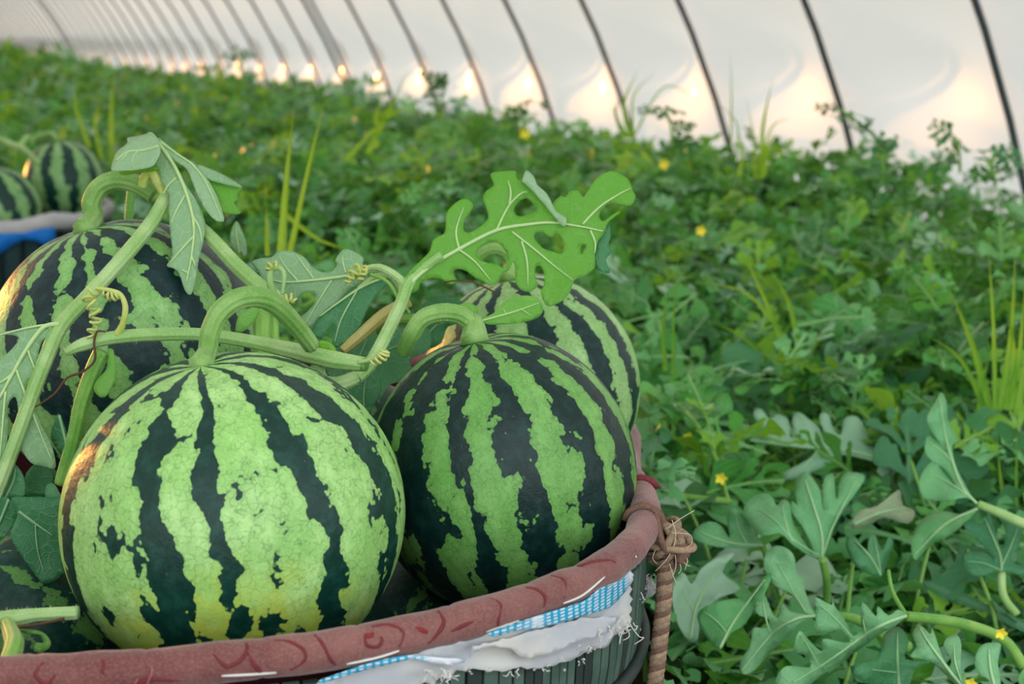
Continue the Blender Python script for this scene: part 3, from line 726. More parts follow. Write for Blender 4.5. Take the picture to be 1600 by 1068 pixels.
L1 = px_sheet('leaf', zl([(60, 742), (150, 648), (213, 580), (233, 510), (300, 472), (315, 440), (316, 360), (338, 310), (400, 258), (450, 250), (490, 285), (470, 335), (430, 400), (434, 456), (470, 462), (540, 422), (586, 372), (576, 310), (554, 255), (570, 200), (622, 163), (600, 90), (680, 72), (764, 70), (768, 110), (795, 132), (830, 100), (880, 150), (930, 230), (985, 290), (1010, 262), (1050, 230), (1080, 237), (1110, 200), (1165, 198), (1196, 236), (1240, 170), (1290, 110), (1370, 70), (1440, 93), (1490, 130), (1510, 190), (1532, 238), (1500, 292), (1440, 285), (1370, 275), (1320, 310), (1297, 360), (1325, 392), (1380, 350), (1437, 328), (1405, 360), (1355, 400), (1330, 470), (1290, 520), (1270, 600), (1268, 690), (1200, 742), (1140, 768), (1112, 840), (1060, 902), (975, 937), (938, 900), (923, 840), (946, 790), (940, 710), (914, 678), (888, 692), (890, 760), (906, 800), (860, 840), (800, 832), (765, 790), (755, 740), (758, 690), (745, 650), (722, 700), (672, 730), (650, 780), (600, 802), (545, 770), (500, 752), (460, 720), (410, 698), (368, 705), (365, 740), (390, 775), (345, 797), (300, 770), (250, 755), (190, 765), (150, 790), (138, 830), (100, 850), (70, 830)]),
              dfL, 'leaf_near', v3, holes=[zl([(753, 310), (790, 260), (840, 248), (880, 290), (902, 316), (850, 346), (790, 360), (755, 342)]), zl([(513, 590), (545, 552), (600, 526), (645, 528), (690, 575), (715, 640), (690, 690), (640, 668), (560, 652), (525, 625)]), zl([(878, 490), (920, 460), (990, 500), (1010, 470), (1050, 490), (1067, 540), (1060, 597), (1000, 587), (930, 560)]), zl([(1180, 560), (1195, 538), (1212, 550), (1197, 580), (1182, 605)])], grid=8, rand=.55)
px_veins(L1, [zl([(60, 815), (200, 690), (400, 570), (640, 450), (850, 412), (1000, 402), (1170, 425), (1320, 455)]), zl([(640, 445), (720, 290), (800, 212), (840, 206)]), zl([(722, 285), (730, 200), (712, 130)]), zl([(740, 460), (880, 570), (1000, 670), (1130, 770)]), zl([(1190, 412), (1300, 300), (1430, 215), (1500, 180)]), zl([(1240, 450), (1272, 530), (1268, 600)]), zl([(400, 570), (380, 450), (430, 300)]), zl([(400, 575), (500, 650), (600, 770)]), zl([(800, 520), (835, 650), (840, 800)])], dfL, r=.0021)
px_sheet('curled_lobe', zl([(830, 66), (880, 108), (900, 160), (960, 213), (1000, 288), (1022, 330), (1082, 368), (1088, 410), (1062, 422), (1000, 352), (950, 290), (870, 200), (820, 150), (803, 130)]), lambda x, y: dfL(x, y) - .008, 'leaf_under', v3, grid=8, rand=.8)
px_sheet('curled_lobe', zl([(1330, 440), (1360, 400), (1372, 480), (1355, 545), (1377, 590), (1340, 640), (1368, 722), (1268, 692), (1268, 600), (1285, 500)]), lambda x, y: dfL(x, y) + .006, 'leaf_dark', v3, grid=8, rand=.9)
z2 = zc(380, 380, .2247)
df = lin(1.41, 500, 450, -.0001, -.0001)
l5 = px_sheet('leaf', z2([(60, 130), (130, 103), (200, 95), (240, 60), (320, 52), (390, 75), (440, 110), (480, 165), (550, 200), (620, 192), (652, 150), (640, 120), (690, 48), (750, 48), (835, 100), (830, 150), (900, 158), (970, 172), (960, 222), (880, 250), (730, 330), (650, 430), (560, 490), (480, 580), (440, 572), (395, 520), (440, 480), (492, 420), (502, 370), (470, 338), (420, 345), (365, 385), (300, 420), (220, 370), (150, 290), (110, 210)]), df, 'leaf_under', v3, grid=9, rand=.0)
px_veins(l5, [z2([(970, 182), (730, 225), (500, 255), (300, 270), (200, 255)]), z2([(615, 255), (500, 440), (430, 560)]), z2([(490, 245), (420, 150), (370, 80)]), z2([(715, 205), (695, 140), (690, 80)]), z2([(380, 262), (300, 170), (250, 90)])], df, r=.0016)
df = lin(1.395, 560, 480, -.0001, -.0001)
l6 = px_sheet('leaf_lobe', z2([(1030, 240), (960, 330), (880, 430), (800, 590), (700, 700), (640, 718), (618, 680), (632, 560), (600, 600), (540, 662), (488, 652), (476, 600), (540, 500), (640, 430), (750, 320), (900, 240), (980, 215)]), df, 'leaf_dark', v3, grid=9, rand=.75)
px_veins(l6, [z2([(1010, 228), (830, 300), (650, 420), (530, 510)]), z2([(790, 330), (680, 530), (635, 690)])], df, 'vein', r=.0014)
coil(v3, [(575, 425, 1.375), (560, 420, 1.372), (548, 432, 1.372), (542, 442, 1.372)], .0048, 5)
coil(v3, [(568, 420, 1.374), (562, 438, 1.372)], .004, 3)
stem_obj(v3, [(578, 428, 1.375), (605, 440, 1.378), (622, 465, 1.38), (640, 490, 1.383)], [.0018, .002, .002], 'vine_green', 'tendril', 8, 0)
stem_obj(v3, [(640, 470, 1.405), (600, 492, 1.40), (562, 525, 1.395), (535, 548, 1.39)], [.0055, .0062, .006, .0045], 'yellow_stem', 'petiole')
stem_obj(v3, [(690, 500, 1.40), (660, 498, 1.405), (620, 500, 1.41), (590, 520, 1.415)], [.004, .0045, .0045, .004], 'vine_green')
zs = zl
df = lin(1.40, 800, 490, .0001, 0)
l7 = px_sheet('leaf', zs([(535, 1020), (620, 980), (700, 900), (800, 868), (890, 878), (932, 930), (925, 990), (850, 1030), (700, 1052), (560, 1050)]), df, 'leaf_near', v3, grid=8, rand=.95)
px_veins(l7, [zs([(540, 1030), (740, 975), (910, 915)]), zs([(700, 985), (680, 950)]), zs([(800, 955), (860, 1000)])], df, r=.0011)
px_sheet('leaf', zs([(375, 942), (450, 913), (515, 940), (522, 972), (490, 1014), (430, 985)]), lin(1.39, 730, 485, 0, 0), 'leaf_near', v3, grid=8, rand=.2)
stem_obj(v3, [(695, 440, 1.385), (728, 438, 1.382), (752, 446, 1.38), (776, 458, 1.378)], .0009, 'brown', 'dried_tendril', 6, 0)

# small shoots in the middle
v4 = thing('vine_shoot', P(430, 470, 1.33), 'short pale shoot with curled yellow tendril tips beside the front left melon stem', 'vine')
stem_obj(v4, [(428, 462, 1.34), (422, 440, 1.335), (424, 422, 1.333), (436, 418, 1.332), (444, 430, 1.332), (441, 460, 1.332)], [.0045, .0034, .003, .0026, .0022, .0016], 'vine', 'shoot', 10, 0)
coil(v4, [(436, 416, 1.331), (424, 414, 1.331), (418, 422, 1.331)], .0035, 3)
coil(v4, [(446, 466, 1.33), (456, 466, 1.33), (460, 472, 1.33)], .004, 3)
stem_obj(v4, [(428, 460, 1.34), (446, 480, 1.325), (470, 508, 1.318), (492, 532, 1.31)], .0010, 'brown', 'dried_tendril', 6, 0)
px_sheet('leaf', z2([(-40, 520), (20, 460), (110, 440), (95, 520), (20, 600), (-50, 630)]), lin(1.33, 390, 500, 0, 0), 'leaf_near', v4, grid=8, rand=.4)
stem_obj(v4, [(412, 480, 1.36), (410, 510, 1.35), (412, 545, 1.345), (425, 570, 1.34)], [.009, .0085, .0075, .006], 'vine_green', 'shoot')
stem_obj(v4, [(428, 490, 1.358), (430, 530, 1.35), (436, 572, 1.34)], [.004, .004, .003], 'vine_green', 'shoot')
stem_obj(v4, [(445, 560, 1.345), (462, 580, 1.345)], .003, 'vine_green', 'shoot')
px_sheet('withered_bud', z2([(510, 690), (560, 675), (620, 700), (650, 750), (620, 768), (560, 740), (520, 720)]), lin(1.285, 510, 540, 0, 0), 'field2', v4, grid=6, rand=.6)
# dark leaves at the left and the cut stub by the rim
v5 = thing('vine_cutting', P(20, 985, 1.12), 'hairy cut vine stub at the lower left beside the front melon, crossing the red rim', 'vine')
stem_obj(v5, [(-30, 972, 1.10), (20, 966, 1.10), (60, 960, 1.10), (122, 957, 1.10)], [.0068, .0070, .0052, .0052])
stem_obj(v5, [(10, 972, 1.095), (18, 990, 1.06), (22, 1008, 1.02), (10, 1045, .985), (-10, 1100, .97)], [.005, .0065, .0068, .0064], 'vine_green')
px_sheet('curled_leaf', zc(0, 700, .345)([(60, 815), (130, 820), (190, 830), (228, 870), (222, 905), (180, 925), (152, 915), (160, 880), (195, 880), (180, 850), (120, 838)]), lin(1.095, 60, 1000, 0, 0), 'leaf_near', v5, grid=8, rand=.2)
V, Fc = tube(ppath([(100, 966, 1.09), (60, 975, 1.088), (20, 980, 1.087), (0, 975, 1.086), (8, 985, 1.084), (28, 997, 1.082)]), .0013, 6); obj('dried_tendril', V, Fc, 'brown', v5)
zd = zc(0, 700, .345)
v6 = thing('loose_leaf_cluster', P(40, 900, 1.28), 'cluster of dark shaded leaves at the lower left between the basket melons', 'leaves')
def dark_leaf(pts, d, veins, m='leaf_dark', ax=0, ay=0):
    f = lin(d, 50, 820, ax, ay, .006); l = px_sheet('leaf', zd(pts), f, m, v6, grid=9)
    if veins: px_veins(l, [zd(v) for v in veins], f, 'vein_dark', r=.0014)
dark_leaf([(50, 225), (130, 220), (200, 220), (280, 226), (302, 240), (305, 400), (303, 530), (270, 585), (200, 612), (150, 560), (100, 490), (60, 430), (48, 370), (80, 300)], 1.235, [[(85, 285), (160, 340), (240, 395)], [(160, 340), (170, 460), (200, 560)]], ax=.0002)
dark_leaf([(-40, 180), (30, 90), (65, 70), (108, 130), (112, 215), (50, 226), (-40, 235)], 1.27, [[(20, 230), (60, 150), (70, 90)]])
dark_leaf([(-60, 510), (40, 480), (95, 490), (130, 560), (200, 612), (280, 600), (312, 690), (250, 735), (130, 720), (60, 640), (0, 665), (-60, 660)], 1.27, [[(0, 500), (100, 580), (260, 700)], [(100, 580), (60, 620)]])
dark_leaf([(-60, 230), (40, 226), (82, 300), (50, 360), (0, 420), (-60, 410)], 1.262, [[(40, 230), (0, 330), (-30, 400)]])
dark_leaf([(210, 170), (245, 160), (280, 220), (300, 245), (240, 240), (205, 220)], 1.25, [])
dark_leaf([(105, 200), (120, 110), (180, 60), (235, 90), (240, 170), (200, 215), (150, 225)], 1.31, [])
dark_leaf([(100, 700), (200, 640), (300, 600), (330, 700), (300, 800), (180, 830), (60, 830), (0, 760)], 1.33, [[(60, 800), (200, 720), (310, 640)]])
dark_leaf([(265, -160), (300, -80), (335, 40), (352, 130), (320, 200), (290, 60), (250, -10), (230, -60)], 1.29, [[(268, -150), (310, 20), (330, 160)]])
v7 = thing('loose_leaf', P(370, 385, 1.62), 'single small upright leaf standing behind the big left melon', 'leaf')
f7 = lin(1.60, 370, 370, 0, 0, .004); l = px_sheet('blade', [(362, 388), (360, 365), (369, 345), (378, 360), (385, 380), (384, 400), (372, 395)], f7, 'leaf_under', v7, grid=6)
px_veins(l, [[(374, 395), (370, 370), (369, 350)]], f7, r=.0008)
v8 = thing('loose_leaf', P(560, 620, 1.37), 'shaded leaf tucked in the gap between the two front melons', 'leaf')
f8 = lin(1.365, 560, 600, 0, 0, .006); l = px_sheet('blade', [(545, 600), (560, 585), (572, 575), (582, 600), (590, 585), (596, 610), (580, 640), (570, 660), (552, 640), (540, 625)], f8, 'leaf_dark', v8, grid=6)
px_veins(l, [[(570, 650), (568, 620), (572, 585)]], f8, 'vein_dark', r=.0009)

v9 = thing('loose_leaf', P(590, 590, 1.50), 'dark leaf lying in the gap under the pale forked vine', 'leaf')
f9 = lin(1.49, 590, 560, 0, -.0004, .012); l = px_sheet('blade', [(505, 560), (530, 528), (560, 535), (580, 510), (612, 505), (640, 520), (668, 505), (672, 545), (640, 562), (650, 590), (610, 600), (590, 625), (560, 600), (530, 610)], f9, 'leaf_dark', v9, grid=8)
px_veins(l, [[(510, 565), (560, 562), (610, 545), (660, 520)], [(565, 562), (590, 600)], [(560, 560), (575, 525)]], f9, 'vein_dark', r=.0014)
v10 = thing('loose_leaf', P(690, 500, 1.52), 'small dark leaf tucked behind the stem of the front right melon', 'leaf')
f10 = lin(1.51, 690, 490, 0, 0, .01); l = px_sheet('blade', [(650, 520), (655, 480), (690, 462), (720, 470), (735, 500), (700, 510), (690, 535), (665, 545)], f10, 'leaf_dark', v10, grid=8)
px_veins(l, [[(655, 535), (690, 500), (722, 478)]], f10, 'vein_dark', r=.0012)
# ------------------------------------------------------------------ far basket with two melons
fb = thing('harvest_basket', Pz(-40, 345, .40) * 1.0, 'distant basket with dirty white cloth rim and blue strip, at the left edge', 'basket')
fb.location.z = 0
fc = P(-50, 345, 3.98); fR = .385; fz = .405
fr_c = [Vector((fc.x + fR * math.cos(a), fc.y + fR * .95 * math.sin(a), fz + .012 * noise.noise(Vector((math.cos(a) * 2, math.sin(a) * 2, 9))))) for a in np.linspace(0, 2 * math.pi, 73)[:-1]]
V, Fc = tube(fr_c, .023, 12, closed=True)
M['dirty'] = simple('dirty white cloth', (.46, .46, .47), .85, .2, .25, 25, .6)
M['bluecloth'] = simple('bright blue cloth', (.01, .20, .70), .7, .3, .3, 20)
M['teal'] = simple('dark teal basket', (.02, .055, .055), .7, .3, .4, 25, .4)
obj('cloth_rim', [v + Vector((0, 0, .006 * noise.noise(v * 14))) for v in V], Fc, 'dirty', fb)
def fbody(a, s, o=0.0):
    r = fR * (1 - .28 * s * s) + o; return Vector((fc.x + r * math.cos(a), fc.y + r * .95 * math.sin(a), (fz - .01) * (1 - s) + .01))
V = [fbody(a, j / 6, -.012) for j in range(7) for a in np.linspace(0, 2 * math.pi, 49)[:-1]]; Fc = []
for j in range(6):
    for i in range(48): Fc.append((j * 48 + i, (j + 1) * 48 + i, (j + 1) * 48 + (i + 1) % 48, j * 48 + (i + 1) % 48))
Fc.append(tuple(6 * 48 + i for i in range(48))); obj('body', V, Fc, 'teal', fb)
for i in range(44):
    a = 2 * math.pi * i / 44; V = [fbody(a + da, s, oo) for s in (.03, .35, .7, .98) for da, oo in ((0, 0), (.10, 0), (.10, .008), (0, .008))]
    Fc = [(j * 4 + e, j * 4 + (e + 1) % 4, j * 4 + 4 + (e + 1) % 4, j * 4 + 4 + e) for j in range(3) for e in range(4)]
    obj('slat', V, Fc, 'teal', fb, smooth=False)
V = []; Fc = []
aa = np.linspace(-1.75, -.66, 16)
for i, a in enumerate(aa):
    h = .045 + .02 * math.sin(i * .9)
    V += [fbody(a, .02, .022), fbody(a, .02, .020) - Vector((0, 0, h))]
for i in range(15): Fc.append((2 * i, 2 * i + 1, 2 * i + 3, 2 * i + 2))
o = obj('blue_strip', V, Fc, 'bluecloth', fb); s = o.modifiers.new('t', 'SOLIDIFY'); s.thickness = .003
fm = melon_mat('distant rind', [(k * 36 - 168, 6.5) for k in range(10)], (.27, .50, .20), (.20, .43, .14), DK, .7, None, 44.0)
g1, gc1, ga1, gt1 = melon(100, 283, 4.02, .1095, (-.1, .97, .1), fm, 'blurred watermelon in the distant basket, the right-hand one', 'watermelons in the distant basket', 1.05, res=(64, 40))
g2, gc2, ga2, gt2 = melon(4, 325, 3.80, .1020, (-.35, .9, .2), fm, 'blurred watermelon in the distant basket, cut off by the left edge', 'watermelons in the distant basket', 1.05, res=(64, 40))
peduncle(g1, [gt1, P(88, 215, 4.0), P(78, 208, 4.0), P(60, 213, 4.0), P(48, 222, 3.98)], [.009, .008, .007, .006])
vf = thing('vine_cutting', P(20, 240, 3.78), 'pale withered vine lying on top of the distant basket melons', 'vine')
stem_obj(vf, [(-20, 208, 3.75), (10, 222, 3.74), (35, 232, 3.76), (60, 256, 3.80)], .008)
stem_obj(vf, [(30, 232, 3.76), (42, 215, 3.78), (50, 225, 3.8)], .007)

# ------------------------------------------------------------------ field leaves
def gen_leaf(seed, pairs=3, lobe=.36, detail=1, tipw=.16):
    """pinnately lobed watermelon leaf, unit length along +x, returns V, T, lv(u,v)"""
    r = random.Random(seed); side = []
    ts = [.12 + .62 * i / max(1, pairs - 1) for i in range(pairs)]
    left, right = [], []
    for sgn, dst in ((1, left), (-1, right)):
        dst.append((.0, .006 * sgn))
        for i, t in enumerate(ts):
            L = lobe * (1.0, 1.05, .8, .6)[min(i, 3)] * r.uniform(.8, 1.15); an = math.radians(r.uniform(48, 68) - 8 * i); w = L * r.uniform(.26, .36)
            ca, sa = math.cos(an), math.sin(an) * sgn
            def q(a, b_): return (t + a * ca - b_ * sa * sgn * sgn, a * sa + b_ * ca)
            base_in = (t - .05, .035 * sgn)
            dst.append(base_in)
            lo = -sgn
            def qq(a, b_): return (t + a * ca + b_ * math.sin(an), a * sa - b_ * ca * sgn)
            if detail > 1:
                dst += [qq(.45 * L, -.55 * w), qq(.72 * L, -1.05 * w), qq(.95 * L, -.72 * w), qq(1.08 * L, 0), qq(1.0 * L, .55 * w), qq(.80 * L, .55 * w), qq(.72 * L, .95 * w), qq(.45 * L, .55 * w)]
            elif detail == 1:
                dst += [qq(.65 * L, -.95 * w), qq(1.05 * L, -.35 * w), qq(1.02 * L, .4 * w), qq(.6 * L, .85 * w)]
            else:
                dst += [qq(.75 * L, -.9 * w), qq(1.0 * L, .5 * w)]
            dst.append((t + .09, .045 * sgn))
        if detail > 1: dst += [(.84, .6 * tipw * sgn), (.90, .95 * tipw * sgn), (.97, .62 * tipw * sgn)]
        else: dst += [(.88, .8 * tipw * sgn)]
    out = left + [(1.03, 0)] + right[::-1]
    V2, T = fill2d(out, (), 0, extra=[(x, 0) for x in (.2, .4, .6, .8)], smooth=2 if detail > 1 else 1)
    V2 = [(v.x, v.y) for v in V2]
    drp = r.uniform(.1, .75); fold = r.uniform(-.1, .7); ph = r.uniform(0, 6)
    V = []
    for x, y in V2:
        z = -drp * x * x * .6 + fold * abs(y) * .8 + .09 * math.sin(11 * x + ph) * abs(y) * 3 - .5 * r.uniform(.6, 1) * abs(y) ** 2
        V.append((x, y, z))
    lv = [(x, .5 + y, 0) for x, y in V2]
    return np.array(V, dtype=np.float32), T, np.array(lv, dtype=np.float32)
lib_hi = [gen_leaf(100 + k, [3, 3, 4, 2][k % 4], [.40, .46, .36, .42][k % 4], 2, [.15, .17, .12, .2][k % 4]) for k in range(8)]
lib_mid = [gen_leaf(200 + k, [3, 2, 3, 3][k % 4], [.42, .46, .38, .44][k % 4], 1) for k in range(8)]
lib_lo = [gen_leaf(300 + k, 2, .5, 0, .2) for k in range(6)]
me_hi = [mesh('leaf', V, T, None, lv=np.column_stack([lv[:, :2], np.full(len(V), .0)])) for V, T, lv in lib_hi]
me_by_mat = {}
def leaf_mesh(k, m):
    if (k, m) not in me_by_mat:
        me = me_hi[k].copy(); me.materials.append(M[m]); me_by_mat[(k, m)] = me
    return me_by_mat[(k, m)]
def frame(base, tip, roll=0.0, nrm=None):
    x = (tip - base); L = x.length; x = x / L
    z = nrm or Vector((0, 0, 1)); z = (z - x * z.dot(x)); z = z.normalized() if z.length > .05 else x.orthogonal().normalized(); y = z.cross(x)
    R = Matrix((x, y, z)).transposed(); R = R @ Matrix.Rotation(roll, 3, 'X'); return R, L
BC = Vector((-.26, 1.40, 0))
def blocked(x, y):
    return ((x + .26) / .47) ** 2 + ((y - 1.41) / .56) ** 2 < 1 or (x - fc.x) ** 2 + (y - fc.y) ** 2 < .42 ** 2
def field_h(x, y):
    far = min(1, max(0, (math.hypot(x, y) - 1.6) / 2.2))
    return .27 + .15 * far + (.10 * noise.noise(Vector((x * .9, y * .9, 2))) + .06 * noise.noise(Vector((x * 3, y * 3, 5)))) * (1 if y < 8 else .5)
def inview(p, mx=260):
    if p[1] < .3: return False
    a, b_, d = proj(p); return d > .5 and -mx < a < 1600 + mx and -60 < b_ < 1068 + mx
def tn(p): return p[0] * uv.x + p[1] * uv.y, p[0] * nv.x + p[1] * nv.y   # along tunnel, across

def in_front_of_heroes(p):
    a, b_, d = proj(p)
    return a > 1140 and b_ > 640 and d < 1.60 + (1068 - b_) * .0014
# vines whose leaves can be told apart: placed by base and tip of each leaf
nleaf = 0
def vine_plant(label, leaves, stem=None, group=None):
    """leaves: (base px,py,d, tip px,py,d, roll deg, width, material, variant)"""
    global nleaf
    b0 = P(*leaves[0][:3]); th = thing('watermelon_vine', (b0.x, b0.y, .02), label, 'vine', group)
    for (bx, by, bd, tx, ty, td, roll, wd, m, k) in leaves:
        b_ = P(bx, by, bd); t_ = P(tx, ty, td); R, L = frame(b_, t_, math.radians(roll))
        o = bpy.data.objects.new('leaf', leaf_mesh(k, m)); C.objects.link(o); o.parent = th
        o.matrix_basis = Matrix.Translation(b_ - th.location) @ R.to_4x4() @ Matrix.Diagonal((L, L * wd, L, 1)); nleaf += 1
    if stem:
        for lst, r, m in stem:
            V, Fc = tube(ppath(lst), r, 8); obj('stem', V, Fc, m, th)
    return th
zr = zc(1160, 720, .3259); zq = zc(1300, 560, .2435); zp = zc(1000, 580, .2247)
def hero(label, outline, dfn, m, veins, stems, vm='vein_field', rand=None, more=()):
    th = thing('watermelon_vine', P(outline[0][0], outline[0][1], dfn(*outline[0])), label, 'vine')
    l = px_sheet('leaf', outline, dfn, m, th, grid=14, rand=rand); px_veins(l, veins, dfn, vm, r=.0019)
    for s in stems:
        V, Fc = tube(ppath(s[0]), s[1], 10); obj('stem', V, Fc, s[2] if len(s) > 2 else 'vine_green', th)
    return th
M['field_hi'] = leaf_mat('foreground field leaf', [(.075, .33, .095), (.11, .42, .125), (.16, .48, .17)], trans=.24, veins=.25, vscale=48, veincol=(.28, .50, .26), spec=.36)
M['hero_leaf'] = leaf_mat('pale foreground leaf', [(.12, .40, .145), (.16, .47, .185), (.22, .53, .24)], trans=.22, veins=.22, vscale=48, veincol=(.34, .58, .34), spec=.4)
M['withered'] = leaf_mat('withered leaf', [(.26, .38, .20), (.32, .44, .25), (.38, .48, .28)], trans=.15, veins=.2, vscale=48, veincol=(.55, .55, .38))
M['vein_field'] = simple('field leaf vein', (.36, .60, .30), .5, .3, .1, 90)
M['field_hi2'] = leaf_mat('foreground dark leaf', [(.03, .17, .07), (.045, .22, .085), (.07, .27, .10)], trans=.18, veins=.25, vscale=48, veincol=(.14, .32, .16), spec=.36)
hero('vine with a saw-edged leaf on a long bright stalk at the bottom right', zr([(785, 742), (745, 712), (700, 740), (648, 695), (640, 745), (576, 675), (568, 770), (572, 800), (532, 838), (490, 760), (440, 690), (425, 638), (428, 690), (348, 652), (355, 730), (347, 815), (400, 822), (470, 808), (518, 862), (480, 868), (385, 852), (382, 912), (330, 870), (273, 812), (248, 912), (310, 932), (328, 985), (280, 985), (212, 982), (172, 1020), (158, 1070), (190, 1120), (280, 1100), (370, 1035), (440, 1000), (520, 930), (590, 880), (660, 830), (730, 790)]),
     lambda x, y: 1.52 - .0004 * (1068 - y) * 0 + .0003 * (x - 1300) + .04 * noise.noise(Vector((x * .016, y * .016, 3))), 'hero_leaf', [zr([(785, 742), (690, 775), (590, 830), (480, 910), (370, 985), (240, 1060)]), zr([(530, 850), (450, 760), (370, 690)]), zr([(370, 985), (310, 880), (275, 830)]), zr([(590, 828), (578, 760)])],
     [([(1416, 962, 1.555), (1470, 968, 1.57), (1520, 978, 1.59), (1570, 1000, 1.60), (1600, 1040, 1.6)], [.0055, .006, .006, .006], 'vine_green'), ([(1415, 960, 1.555), (1395, 925, 1.55), (1388, 890, 1.55)], [.003, .0025, .002])], rand=.3)
hero('vine with a fan-shaped pale leaf of rounded lobes, right of the rope', zr([(383, 475), (325, 455), (240, 400), (180, 345), (90, 357), (30, 300), (8, 220), (60, 165), (130, 158), (165, 213), (190, 184), (228, 205), (245, 300), (330, 440), (345, 438), (300, 335), (238, 245), (236, 192), (262, 205), (250, 110), (300, 48), (350, 100), (375, 150), (388, 250), (384, 130), (400, 73), (437, 68), (446, 170), (458, 170), (468, 92), (510, 53), (588, 73), (545, 150), (492, 222), (455, 290), (425, 360), (398, 440)]),
     lambda x, y: 1.74 + .0006 * (870 - y) + .04 * noise.noise(Vector((x * .016, y * .016, 8))), 'hero_leaf', [zr([(383, 470), (380, 350), (340, 210), (300, 90)]), zr([(370, 455), (250, 380), (150, 280), (40, 210)]), zr([(388, 450), (430, 320), (500, 180), (550, 90)]), zr([(240, 385), (205, 290), (190, 210)])],
     [([(1285, 873, 1.74), (1292, 910, 1.76), (1290, 960, 1.8)], [.005, .005, .005])], rand=.5)
hero('vine with an upright three-lobed leaf on a thick stalk at the right edge', zq([(930, 930), (860, 892), (730, 912), (610, 905), (562, 840), (574, 740), (650, 658), (720, 740), (790, 815), (760, 755), (720, 705), (640, 655), (597, 600), (600, 530), (622, 498), (690, 548), (745, 610), (690, 540), (625, 450), (612, 370), (650, 300), (700, 216), (732, 270), (742, 380), (772, 450), (805, 520), (772, 560), (792, 680), (835, 770), (885, 865)]),
     lambda x, y: 1.80 + .0006 * (780 - y) + .04 * noise.noise(Vector((x * .016, y * .016, 12))), 'hero_leaf', [zq([(930, 930), (840, 830), (780, 680), (725, 480), (695, 260)]), zq([(880, 880), (770, 810), (650, 740)]), zq([(775, 665), (700, 590), (620, 530)])],
     [([(1528, 787, 1.80), (1560, 800, 1.79), (1600, 818, 1.78), (1640, 830, 1.78)], [.005, .0065, .0065], 'vine')], rand=.45)
hero('vine with a silvery upturned leaf showing its pale underside, mid right', zp([(755, 480), (840, 452), (852, 370), (795, 320), (800, 268), (850, 265), (900, 332), (960, 298), (1032, 340), (1040, 442), (1070, 450), (1060, 320), (1110, 285), (1170, 330), (1250, 400), (1270, 470), (1282, 430), (1248, 330), (1262, 288), (1312, 300), (1345, 400), (1400, 440), (1420, 330), (1500, 310), (1560, 380), (1600, 480), (1680, 560), (1790, 640), (1700, 650), (1560, 610), (1400, 580), (1330, 640), (1250, 680), (1150, 720), (1000, 760), (1000, 700), (1100, 650), (1200, 590), (1240, 545), (1100, 530), (900, 505)]),
     lambda x, y: 2.15 + .0008 * (700 - y) + .03 * noise.noise(Vector((x * .012, y * .012, 15))), 'silver', [zp([(1790, 645), (1500, 560), (1240, 530), (1000, 505), (755, 478)]), zp([(1000, 505), (960, 420), (930, 330)]), zp([(1220, 525), (1180, 430), (1110, 300)]), zp([(1240, 540), (1150, 650), (1000, 745)])], [], rand=.5)
hero('vine with a saw-edged drooping leaf, left of the long-stalked one', zr([(345, 745), (300, 725), (240, 640), (160, 600), (110, 530), (103, 480), (120, 430), (165, 405), (215, 420), (250, 460), (262, 545), (295, 560), (300, 620), (330, 700), (350, 745), (280, 770), (210, 850), (130, 920), (60, 1000), (0, 1020), (-10, 960), (40, 880), (50, 800), (110, 800), (130, 760), (60, 720), (95, 620), (140, 720), (170, 750), (185, 680), (230, 720), (300, 735)]),
     lambda x, y: 1.62 + .0005 * (960 - y) + .04 * noise.noise(Vector((x * .016, y * .016, 22))), 'hero_leaf', [zr([(345, 742), (260, 755), (160, 810), (80, 900), (0, 1000)]), zr([(300, 720), (230, 600), (170, 490)]), zr([(130, 820), (105, 720), (95, 650)])],
     [([(1272, 962, 1.62), (1330, 965, 1.63), (1370, 985, 1.64), (1420, 1010, 1.66)], [.005, .006, .006])], rand=.55)
hero('vine with a notched two-lobed leaf at the bottom right corner', zr([(1060, 1100), (1000, 1050), (930, 980), (870, 950), (805, 935), (835, 890), (815, 830), (850, 785), (900, 830), (910, 800), (945, 900), (965, 950), (990, 985), (1000, 950), (965, 880), (990, 840), (1030, 835), (1050, 880), (1045, 980), (1060, 1040), (1090, 1100)]),
     lambda x, y: 1.42 + .0004 * (1068 - y) + .04 * noise.noise(Vector((x * .016, y * .016, 31))), 'hero_leaf', [zr([(1070, 1100), (990, 1000), (900, 880), (850, 800)]), zr([(1050, 1060), (1020, 960), (1015, 850)])], [], rand=.2)
hero('vine with a cupped young leaf at the bottom right corner, touching the photo edge', zr([(1210, 1100), (1180, 1050), (1120, 1000), (1118, 930), (1150, 880), (1200, 870), (1240, 880), (1225, 960), (1235, 1040), (1240, 1110)]),
     lambda x, y: 1.45 + .0004 * (1068 - y), 'hero_leaf', [zr([(1215, 1100), (1190, 1000), (1180, 900)])], [], rand=.45)
hero('vine with a broad flat-lobed dark leaf under the upright one at the right edge', zr([(1240, 525), (1150, 550), (1085, 540), (1058, 480), (1070, 440), (1120, 430), (1180, 450), (1215, 480), (1150, 400), (1060, 310), (1100, 280), (1150, 300), (1180, 240), (1210, 330), (1245, 430), (1260, 330), (1230, 270), (1290, 280), (1340, 300), (1330, 400), (1280, 470), (1340, 500), (1400, 520), (1350, 550)]),
     lambda x, y: 1.78 + .0006 * (880 - y) + .015 * noise.noise(Vector((x * .012, y * .012, 41))), 'field_hi2', [zr([(1242, 525), (1235, 450), (1190, 340), (1160, 270)]), zr([(1240, 525), (1160, 490), (1080, 480)]), zr([(1245, 500), (1290, 400), (1320, 320)])], [([(1565, 890, 1.78), (1568, 930, 1.76), (1590, 960, 1.75)], .005, 'vine')], 'vein_dark', rand=.5)
zt = zc(1000, 560, .476)
